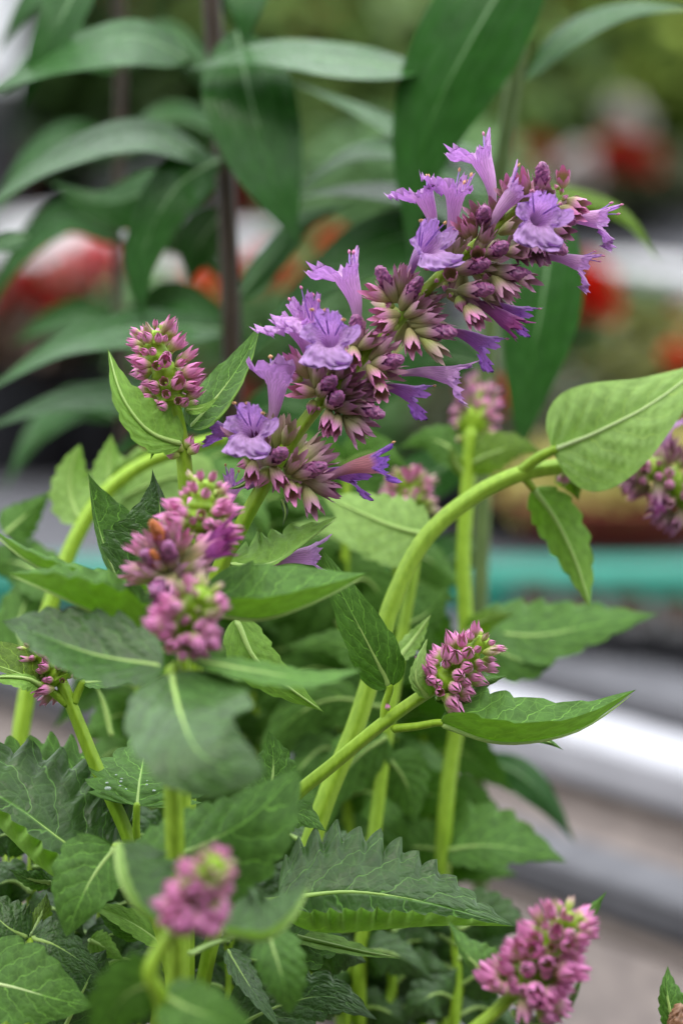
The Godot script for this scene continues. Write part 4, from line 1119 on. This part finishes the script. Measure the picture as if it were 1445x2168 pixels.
func setting() -> void:
	mats.soil = surface("soil_", Color(0.10, 0.07, 0.05), Color(0.26, 0.19, 0.14), 0.05, Vector3(9, 9, 9), 0.95, 0.2)
	var gm := surface("gravel_path", Color(0.36, 0.34, 0.32), Color(0.56, 0.53, 0.50), 0.08, Vector3(3, 3, 3), 0.9, 0.3)
	var pm := PlaneMesh.new()
	pm.size = Vector2(60, 60)
	var g := MeshInstance3D.new()
	g.name = "ground"
	g.mesh = pm
	g.material_override = gm
	g.set_meta("kind", "structure")
	add_child(g)
	var wood := surface("board", Color(0.34, 0.31, 0.30), Color(0.47, 0.43, 0.41), 0.03, Vector3(6, 6, 1.5), 0.8, 0.3)
	var alu := surface("aluminium", Color(0.60, 0.60, 0.63), Color(0.72, 0.72, 0.75), 0.02, Vector3(3, 3, 3), 0.42, 0.5)
	var grey := surface("zinc", Color(0.30, 0.30, 0.32), Color(0.40, 0.40, 0.42), 0.02, Vector3(4, 4, 4), 0.7, 0.3)
	var teal := surface("teal_paint", Color(0.15, 0.48, 0.42), Color(0.22, 0.56, 0.49), 0.02, Vector3(4, 4, 4), 0.38, 0.5)
	var dark := plain("black_plastic", lin(0.014, 0.014, 0.017), 0.45)
	# near stand with the two pots
	var ns := thing("pot_stand", Vector3(0, 0, -0.72), "grey slatted stand carrying the hyssop pots", "stand")
	for k in 7:
		var z := -0.50 - k * 0.075
		part(ns, "slat", box(Vector3(-0.45, 0.50, z), Vector3(0.45, 0.50, z), Vector3.UP, 0.062, 0.02), wood)
	for x in [-0.4, 0.4]:
		for z in [-0.50, -0.95]:
			part(ns, "leg", box(Vector3(x, 0.48, z), Vector3(x, 0.0, z), Vector3.FORWARD, 0.035, 0.035), grey)
		part(ns, "rail", box(Vector3(x, 0.4799, -0.48), Vector3(x, 0.4799, -0.98), Vector3.UP, 0.03, 0.03), grey)
	pot(Vector3(-0.02, 0.5, -0.655), 0.125, 0.215, dark, "wide black nursery pot holding the hyssop")
	pot(Vector3(-0.11, 0.5, -0.945), 0.055, 0.215, dark, "slim black nursery pot at the back of the stand")
	pot(Vector3(-0.01, 0.5, -0.865), 0.078, 0.215, dark, "narrow black nursery pot holding the tall plants")
	# slatted bench running slantwise, seen past the plants
	var H := 0.72
	var A := G(1000, 1555, H)
	var B := G(1445, 1690, H)
	var dir := (B - A).normalized()
	var side := dir.cross(Vector3.UP).normalized()
	if side.z > 0: side = -side
	var bench := thing("slatted_bench", Vector3(0.2, 0, -1.3), "low weathered bench of grey boards with a white metal edge strip", "bench")
	for k in range(-5, 3):
		var c := A + side * (k * 0.105 + 0.02)
		part(bench, "board", box(c - dir * 1.6 + Vector3.DOWN * 0.004, c + dir * 0.75 + Vector3.DOWN * 0.004, Vector3.UP, 0.096, 0.02), wood)
	part(bench, "metal_strip", box(A - dir * 1.6 + Vector3.UP * 0.02, A + dir * 0.75 + Vector3.UP * 0.02, Vector3.UP, 0.042, 0.02), alu)
	part(bench, "metal_strip", box(A - dir * 1.6 + side * 0.10 + Vector3.UP * 0.012, A + dir * 0.75 + side * 0.10 + Vector3.UP * 0.012, Vector3.UP, 0.055, 0.014), grey)
	part(bench, "metal_strip", box(A - dir * 1.6 - side * 0.115 + Vector3.UP * 0.012, A + dir * 0.75 - side * 0.115 + Vector3.UP * 0.012, Vector3.UP, 0.03, 0.014), grey)
	part(bench, "metal_strip", box(A - dir * 1.6 - side * 0.26 + Vector3.UP * 0.012, A + dir * 0.75 - side * 0.26 + Vector3.UP * 0.012, Vector3.UP, 0.03, 0.014), grey)
	for t in [-1.2, 0.5]:
		part(bench, "crossbeam", box(A + dir * t - side * 0.52 + Vector3.DOWN * 0.0245, A + dir * t + side * 0.24 + Vector3.DOWN * 0.0245, Vector3.UP, 0.06, 0.04), wood)
		for u in [-0.46, 0.18]:
			var f: Vector3 = A + dir * t + side * u
			part(bench, "leg", box(Vector3(f.x, H - 0.065, f.z), Vector3(f.x, 0, f.z), Vector3.FORWARD, 0.05, 0.05), grey)
	# far bench with the teal front edge
	var T := 0.755
	var t0 := G(-400, 1188, T)
	var t1 := G(1900, 1200, T)
	var fb := thing("flower_bench", Vector3(0, 0, -2.2), "long sales bench with a teal painted front rail", "bench")
	part(fb, "front_rail", box(t0 - Vector3(1, 0, 0), t1 + Vector3(1, 0, 0), Vector3.UP, 0.036, 0.02), teal)
	var zf := t0.z - 0.03
	for k in 22:
		var z := zf - 0.07 - k * 0.125
		part(fb, "slat", box(Vector3(-1.8, T - 0.012, z), Vector3(1.8, T - 0.012, z), Vector3.UP, 0.11, 0.018), grey)
	for x in [-1.5, 0.0, 1.5]:
		for z in [zf - 0.05, zf - 2.7]:
			part(fb, "leg", box(Vector3(x, T - 0.032, z), Vector3(x, 0, z), Vector3.FORWARD, 0.05, 0.05), grey)
		part(fb, "crossbeam", box(Vector3(x, T - 0.031, zf - 0.02), Vector3(x, T - 0.031, zf - 2.75), Vector3.UP, 0.04, 0.04), grey)

# leafy crown as one mass of folded leaflets, standing on c
func foliage_mesh(c: Vector3, rx: float, h: float, n: int, ls: float, c0: Color, c1: Color, seed_: int, bottom := 0.0) -> ArrayMesh:
	var r := RandomNumberGenerator.new()
	r.seed = seed_
	var v := PackedVector3Array()
	var nn := PackedVector3Array()
	var cc := PackedColorArray()
	for k in n:
		var a := r.randf() * TAU
		var e := r.randf()
		var rad := pow(r.randf(), 0.4)
		var y := bottom + (h - bottom) * e
		var prof := sqrt(maxf(0.05, 1.0 - pow((e - 0.45) / 0.62, 2.0)))
		var p := c + Vector3(cos(a) * rx * rad * prof, y, sin(a) * rx * rad * prof)
		var out := Vector3(cos(a), r.randf_range(-0.2, 0.9), sin(a)).normalized()
		var dir := (out + Vector3(r.randf_range(-0.6, 0.6), r.randf_range(-0.9, 0.3), r.randf_range(-0.6, 0.6))).normalized()
		var s := dir.cross(out + Vector3(0.01, 0.3, 0.02)).normalized()
		var u := s.cross(dir).normalized()
		var L := ls * r.randf_range(0.6, 1.25)
		var w := L * r.randf_range(0.28, 0.42)
		var q := [p, p + dir * L * 0.45 + s * w + u * w * 0.3, p + dir * L - u * L * 0.12, p + dir * L * 0.45 - s * w + u * w * 0.3, p + dir * L * 0.5]
		var col := c0.lerp(c1, r.randf())
		for t in [[0, 1, 4], [1, 2, 4], [0, 4, 3], [4, 2, 3]]:
			var n0: Vector3 = (q[t[2]] - q[t[0]]).cross(q[t[1]] - q[t[0]]).normalized()
			for i in t:
				v.append(q[i])
				nn.append(n0)
				cc.append(col)
	var arr := []
	arr.resize(Mesh.ARRAY_MAX)
	arr[Mesh.ARRAY_VERTEX] = v
	arr[Mesh.ARRAY_NORMAL] = nn
	arr[Mesh.ARRAY_COLOR] = cc
	var m := ArrayMesh.new()
	m.add_surface_from_arrays(Mesh.PRIMITIVE_TRIANGLES, arr)
	return m

func flower_mesh(key: String, c0: Color, c1: Color, seed_: int) -> ArrayMesh:
	if meshes.has(key):
		return meshes[key]
	var r := RandomNumberGenerator.new()
	r.seed = seed_
	var pts := []
	var cols := []
	# overlapping rounded petals in rings, unit radius
	var m := ArrayMesh.new()
	for k in 14:
		pts.clear()
		cols.clear()
		var a := k * 2.4
		var tilt := lerpf(0.15, 1.35, k / 13.0)
		var dir := Vector3(cos(a) * cos(tilt), sin(tilt), sin(a) * cos(tilt))
		var s := dir.cross(Vector3(0.1, 1, 0.2)).normalized()
		var u := s.cross(dir)
		var col := c0.lerp(c1, r.randf())
		for i in 5:
			var t := i / 4.0
			for j in 5:
				var w := (j - 2) / 2.0 * 0.52 * pow(maxf(0.02, sin(PI * minf(0.96, 0.12 + 0.8 * t))), 0.6)
				pts.append(dir * t + s * w + u * (0.25 * t * t - 0.2 * w * w))
				cols.append(col)
		grid_mesh(pts, [], cols, 5, 5, false, false, m)
	meshes[key] = m
	return m

# pr, rx in metres; flowers: photo points with radius in photo pixels, set on the near side of the crown
func bedding(px: float, py: float, pr: float, ph: float, rx: float, fh: float, kind: String, potm: Material, label: String, color: String, flowers: Array, seed_: int, g0 := Color(0.05, 0.13, 0.04), g1 := Color(0.13, 0.26, 0.07)) -> void:
	var h0 := 0.746
	var c := G(px, py, h0)
	var o := thing(kind, c, label, "potted plant", "potted plants on the far bench")
	var prof := [[0.001, 0.0], [pr * 0.74, 0.0], [pr * 0.95, ph * 0.86], [pr * 1.05, ph * 0.87], [pr * 1.06, ph], [pr * 0.96, ph], [pr * 0.92, ph * 0.86], [0.001, ph * 0.86]]
	part(o, "pot", lathe(prof, c, 20), potm)
	var fo := part(o, "foliage", foliage_mesh(c + Vector3(0, ph * 0.8, 0), rx, fh, 1500, maxf(0.018, rx * 0.26), g0, g1, seed_), mats.foliage)
	fo.set_meta("kind", "stuff")
	var cols := {"red": [Color(0.58, 0.015, 0.008), Color(0.78, 0.05, 0.02)], "dark_red": [Color(0.30, 0.012, 0.01), Color(0.48, 0.03, 0.02)], "coral": [Color(0.72, 0.10, 0.04), Color(0.80, 0.20, 0.09)], "rose": [Color(0.74, 0.10, 0.12), Color(0.86, 0.46, 0.48)], "white": [Color(0.74, 0.70, 0.68), Color(0.82, 0.80, 0.80)]}
	var dep := (c - EYE).dot(-cam_basis.z)
	for f in flowers:
		var name_: String = f[3] if f.size() > 3 else color
		var m := flower_mesh(name_, cols[name_][0], cols[name_][1], 4)
		var at := EYE + ray(f[0], f[1]) * (dep - rx * 1.08)
		var s: float = f[2] / 1084.0 * HALF * dep
		put(o, "flower", m, mats.bloom, at, Vector3(0.15, 0.5, 0.9), Vector3.RIGHT, Vector3(s, s, s))

func background() -> void:
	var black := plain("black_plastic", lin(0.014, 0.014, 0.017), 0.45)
	var terra := plain("red_pot", lin(0.30, 0.055, 0.03), 0.6)
	var white := plain("white_pot", lin(0.78, 0.78, 0.80), 0.5)
	var h := 0.746
	var dk0 := Color(0.02, 0.035, 0.012)
	var dk1 := Color(0.07, 0.08, 0.03)
	bedding(60, 990, 0.045, 0.09, 0.065, 0.05, "red_begonia", black, "dark leaved red begonia in a black pot", "dark_red", [[50, 600, 45], [110, 640, 40], [10, 650, 40], [120, 565, 30, "rose"]], 3, Color(0.03, 0.02, 0.012), Color(0.09, 0.05, 0.03))
	bedding(215, 985, 0.045, 0.095, 0.055, 0.05, "rose_begonia", black, "rose pink begonia in a black pot", "rose", [[190, 545, 50], [240, 555, 50], [205, 590, 45], [250, 590, 40, "coral"], [170, 600, 30, "coral"]], 5, dk0, dk1)
	bedding(420, 1010, 0.045, 0.09, 0.055, 0.055, "coral_begonia", terra, "pale coral begonia in a terracotta pot", "coral", [[430, 590, 38], [400, 630, 35], [445, 640, 35], [372, 575, 32, "white"]], 6)
	bedding(585, 990, 0.045, 0.09, 0.06, 0.05, "red_begonia", black, "red begonia in a black pot next to the coral one", "red", [[560, 555, 34], [595, 580, 34], [520, 570, 26], [545, 600, 26]], 8)
	bedding(715, 960, 0.04, 0.08, 0.05, 0.06, "red_begonia", terra, "small red begonia in a terracotta pot", "red", [[700, 525, 36], [740, 560, 26]], 11)
	bedding(870, 1090, 0.045, 0.055, 0.055, 0.05, "coral_begonia", black, "coral begonia in a black pot behind the big flower spike", "coral", [[875, 790, 40], [890, 850, 36], [840, 800, 30]], 9)
	bedding(1040, 1105, 0.05, 0.05, 0.055, 0.05, "coral_begonia", black, "coral begonia with dark foliage in a black pot", "coral", [[1045, 850, 36], [1000, 900, 30], [1010, 830, 34, "dark_red"]], 10, dk0, dk1)
	bedding(1300, 1130, 0.07, 0.028, 0.065, 0.03, "yellow_leaved_plant", terra, "low plant with yellowing leaves in a shallow red pot", "red", [], 7, Color(0.34, 0.33, 0.08), Color(0.52, 0.44, 0.14))
	bedding(1470, 1070, 0.05, 0.05, 0.06, 0.07, "red_begonia", black, "olive leaved red begonia in a black pot", "red", [[1430, 760, 36]], 12, Color(0.10, 0.12, 0.02), Color(0.20, 0.20, 0.05))
	bedding(1225, 965, 0.05, 0.05, 0.065, 0.07, "red_begonia", terra, "bright red begonia in a terracotta pot beside white pots", "red", [[1250, 610, 55], [1215, 640, 45], [1270, 650, 45], [1195, 790, 36], [1160, 820, 28], [1235, 585, 40]], 13, dk0, Color(0.10, 0.20, 0.06))
	bedding(1390, 950, 0.06, 0.05, 0.085, 0.055, "red_begonia", terra, "wide red begonia in a terracotta pot with many flowers", "red", [[1410, 720, 46], [1440, 690, 40], [1385, 770, 36], [1300, 740, 32], [1330, 770, 30], [1430, 790, 30]], 14, dk0, Color(0.10, 0.22, 0.08))
	bedding(860, 700, 0.06, 0.07, 0.11, 0.12, "green_bedding_plant", black, "flowerless green bedding plant in a black pot", "red", [], 18)
	for k in 4:
		pot(G([1312, 1385, 1450, 520][k], [668, 676, 684, 590][k], h), 0.034, 0.05, white, ["white pot of bare soil beside the bright red begonia", "white pot of bare soil standing between two other white pots", "white pot of bare soil ending the row by the long tray", "lone white pot of bare soil behind the small red begonias"][k], "white_pot", true, "white pots on the far bench")
	# back rows
	bedding(1105, 500, 0.05, 0.06, 0.09, 0.05, "red_begonia", terra, "dark red begonia far back on the bench in a terracotta pot", "dark_red", [[1130, 345, 45], [1085, 350, 40], [1160, 370, 36]], 21, dk0, dk1)
	bedding(1320, 500, 0.06, 0.06, 0.10, 0.05, "red_begonia", black, "dark red begonia far back on the bench with broad flowers", "dark_red", [[1300, 330, 48], [1355, 345, 42], [1270, 350, 34]], 22, dk0, dk1)
	bedding(1210, 505, 0.05, 0.06, 0.07, 0.06, "white_begonia", black, "white begonia far back on the bench", "white", [[1195, 365, 34], [1225, 345, 34], [1240, 385, 26]], 23, dk0, dk1)
	var rows := [[-60, 462, 0.20], [130, 455, 0.24], [330, 460, 0.30], [560, 458, 0.30], [780, 460, 0.34], [1000, 455, 0.32], [1180, 450, 0.30], [1330, 448, 0.34], [1500, 450, 0.36]]
	var pts := [[], [[250, 15, 42, "red"], [140, 40, 24, "coral"]], [[395, 20, 30, "dark_red"]], [[690, 20, 36, "coral"], [650, 45, 26, "red"]], [], [[1020, 40, 26, "coral"]], [[1160, 15, 34, "coral"]], [[1310, 245, 42, "white"], [1345, 262, 30, "white"]], []]
	for k in rows.size():
		var q: Array = rows[k]
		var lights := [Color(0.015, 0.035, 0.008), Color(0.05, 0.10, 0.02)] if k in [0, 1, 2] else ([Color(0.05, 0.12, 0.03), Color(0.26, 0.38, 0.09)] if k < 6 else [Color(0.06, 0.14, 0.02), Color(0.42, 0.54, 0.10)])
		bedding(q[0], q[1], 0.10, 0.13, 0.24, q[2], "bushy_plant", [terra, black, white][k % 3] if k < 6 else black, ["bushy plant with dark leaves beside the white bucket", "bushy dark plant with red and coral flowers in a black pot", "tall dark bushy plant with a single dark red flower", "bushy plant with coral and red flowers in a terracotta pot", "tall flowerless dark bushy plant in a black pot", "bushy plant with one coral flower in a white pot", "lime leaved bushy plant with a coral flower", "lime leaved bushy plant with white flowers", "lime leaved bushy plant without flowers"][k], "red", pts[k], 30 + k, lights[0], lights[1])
	# white trays, bucket for the bright corner, dark blocks added as shade
	var tray := thing("plant_tray", G(160, 560, h), "shallow white plastic tray lying on the far bench", "tray")
	part(tray, "tray_body", box(G(40, 555, h) + Vector3.UP * 0.05, G(275, 565, h) + Vector3.UP * 0.05, Vector3.UP, 0.2, 0.05), white)
	var tray2 := thing("plant_tray", G(1400, 660, h), "long white plastic tray behind the white pots", "tray")
	part(tray2, "tray_body", box(G(1330, 640, h) + Vector3.UP * 0.024, G(1560, 650, h) + Vector3.UP * 0.024, Vector3.UP, 0.14, 0.024), white)
	var crate := thing("crate", G(-50, 560, h), "black plastic crate added as a plinth at the end of the far bench", "crate")
	part(crate, "crate_body", box(G(-140, 560, h) + Vector3.UP * 0.2, G(25, 560, h) + Vector3.UP * 0.2, Vector3.UP, 0.14, 0.2), black)
	pot(G(-45, 560, h) + Vector3.UP * 0.201, 0.058, 0.15, white, "white bucket standing in for the bright upper left corner", "added_bucket")  # white form and its crate, added only to brighten the upper left corner
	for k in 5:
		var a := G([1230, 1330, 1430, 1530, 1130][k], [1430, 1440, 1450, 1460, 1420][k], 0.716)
		var st := thing("shade_block", a, ["narrow", "small", "square", "deep", "leftmost"][k] + " black block added as the shade under the teal rail", "tray", "black blocks added as shade under the teal rail")
		part(st, "tray_body", box(a + Vector3(-0.010, 0.036, 0), a + Vector3(0.0105, 0.036, 0), Vector3.UP, 0.06, 0.036), black)  # black body in place of the dark gap below the teal rail
		part(st, "soil", box(a + Vector3(-0.007, 0.0385, 0), a + Vector3(0.0075, 0.0385, 0), Vector3.UP, 0.05, 0.004), mats.soil)  # topping of the added dark block
	# hedge closing the view
	for k in 7:
		var c := Vector3(-3.3 + k * 1.1, 0, -6.4 - 0.25 * (k % 2))
		var t := thing("hedge_shrub", c, ["dark", "light green", "dense", "loose", "rounded", "tall", "broad"][k] + " hedge shrub behind the sales bench", "shrub", "shrubs of the hedge")
		part(t, "trunk", tube([c + Vector3(0, -0.02, 0), c + Vector3(0.02, 0.5, 0), c + Vector3(0, 1.0, 0.02)], 0.04, 0.02, 8), mats.stem_dark)
		var f := part(t, "foliage", foliage_mesh(c, 0.85, 1.45 if k != 2 else 1.2, 2600, 0.16, Color(0.015, 0.045, 0.01), Color(0.07, 0.14, 0.035), 60 + k, 0.05), mats.foliage)
		f.set_meta("kind", "stuff")

func add_shade_roof() -> void:  # out-of-view roof, added to darken the back row and the hedge
	var o := thing("added_shade_roof", Vector3(-2.2, 0, -5.0), "timber roof on posts added out of view to shade the background", "shed")
	var wood: Material = mats.board
	for k in 8:
		var x := -4.0 + k * 0.52
		part(o, "roof_board", box(Vector3(x, 2.1, -3.35), Vector3(x, 2.35, -7.2), Vector3.UP, 0.51, 0.03), wood)
	for p in [[-4.1, -3.5], [-0.62, -3.5], [-4.1, -7.0], [-1.3, -7.0]]:
		part(o, "post", box(Vector3(p[0], 2.07 if p[1] > -5.0 else 2.29, p[1]), Vector3(p[0], 0, p[1]), Vector3.FORWARD, 0.1, 0.1), wood)

func behind_camera() -> void:
	# unseen shrubs added behind the camera to keep low sky off the leaves
	for k in 5:
		var a := -0.9 + k * 0.45
		var c := Vector3(sin(a) * 2.6, 0, cos(a) * 2.2)
		var t := thing("added_sky_screen", c, ["clipped", "bushy", "dense", "leaning", "ragged"][k] + " tall dark shrub added out of view to block low sky", "shrub", "added shrubs blocking low sky")
		part(t, "trunk", tube([c + Vector3(0, -0.02, 0), c + Vector3(0.03, 0.9, 0), c + Vector3(0, 1.9, 0.02)], 0.05, 0.02, 8), mats.stem_dark)
		var f := part(t, "foliage", foliage_mesh(c, 0.8, 2.7, 2600, 0.2, Color(0.02, 0.05, 0.012), Color(0.07, 0.14, 0.035), 80 + k, 0.1), mats.foliage)
		f.set_meta("kind", "stuff")

func _ready() -> void:
	rng.seed = 7
	cam_basis = Basis(Vector3.RIGHT, deg_to_rad(PITCH))
	# camera
	var cam := Camera3D.new()
	cam.name = "camera"
	add_child(cam)
	var at := CameraAttributesPhysical.new()
	at.frustum_focal_length = 69.5
	at.frustum_focus_distance = FOCUS
	at.exposure_aperture = 5.2
	at.frustum_near = 0.05
	at.frustum_far = 120.0
	cam.attributes = at
	cam.transform = Transform3D(cam_basis, EYE)
	cam.fov = rad_to_deg(2.0 * atan(HALF))
	cam.near = 0.05
	cam.far = 120.0
	cam.current = true
	# overcast sky
	var env := Environment.new()
	env.background_mode = Environment.BG_SKY
	var sky := Sky.new()
	var sm := ProceduralSkyMaterial.new()
	sm.sky_top_color = Color(0.97, 0.985, 1.0)
	sm.sky_energy_multiplier = 1.55
	sm.sky_horizon_color = Color(0.60, 0.62, 0.64)
	sm.sky_curve = 0.35
	sm.ground_bottom_color = Color(0.35, 0.35, 0.33)
	sm.ground_horizon_color = Color(0.6, 0.6, 0.6)
	sm.sun_angle_max = 1.0
	sky.sky_material = sm
	env.sky = sky
	env.tonemap_mode = Environment.TONE_MAPPER_LINEAR
	env.tonemap_exposure = 1.4
	env.sdfgi_enabled = true
	env.ssao_enabled = true
	env.ssil_enabled = true
	var we := WorldEnvironment.new()
	we.name = "world"
	we.environment = env
	add_child(we)
	var sun := DirectionalLight3D.new()
	sun.name = "sun"
	sun.light_energy = 0.4
	sun.light_angular_distance = 25.0
	sun.light_color = Color(1.0, 0.98, 0.95)
	sun.shadow_enabled = true
	sun.rotation_degrees = Vector3(-62, -20, 0)
	add_child(sun)

	make_materials()
	setting()
	tall_plants()
	main_stem()
	bud_stem()
	left_stem()
	front_stem()
	near_stem()
	low_stem()
	corner_leaves()
	right_stem()
	bottom_right_stem()
	corner_shoot()
	curved_stem()
	pale_left_stem()
	back_stems()
	back_foliage()
	undergrowth()
	background()
	behind_camera()
	add_shade_roof()
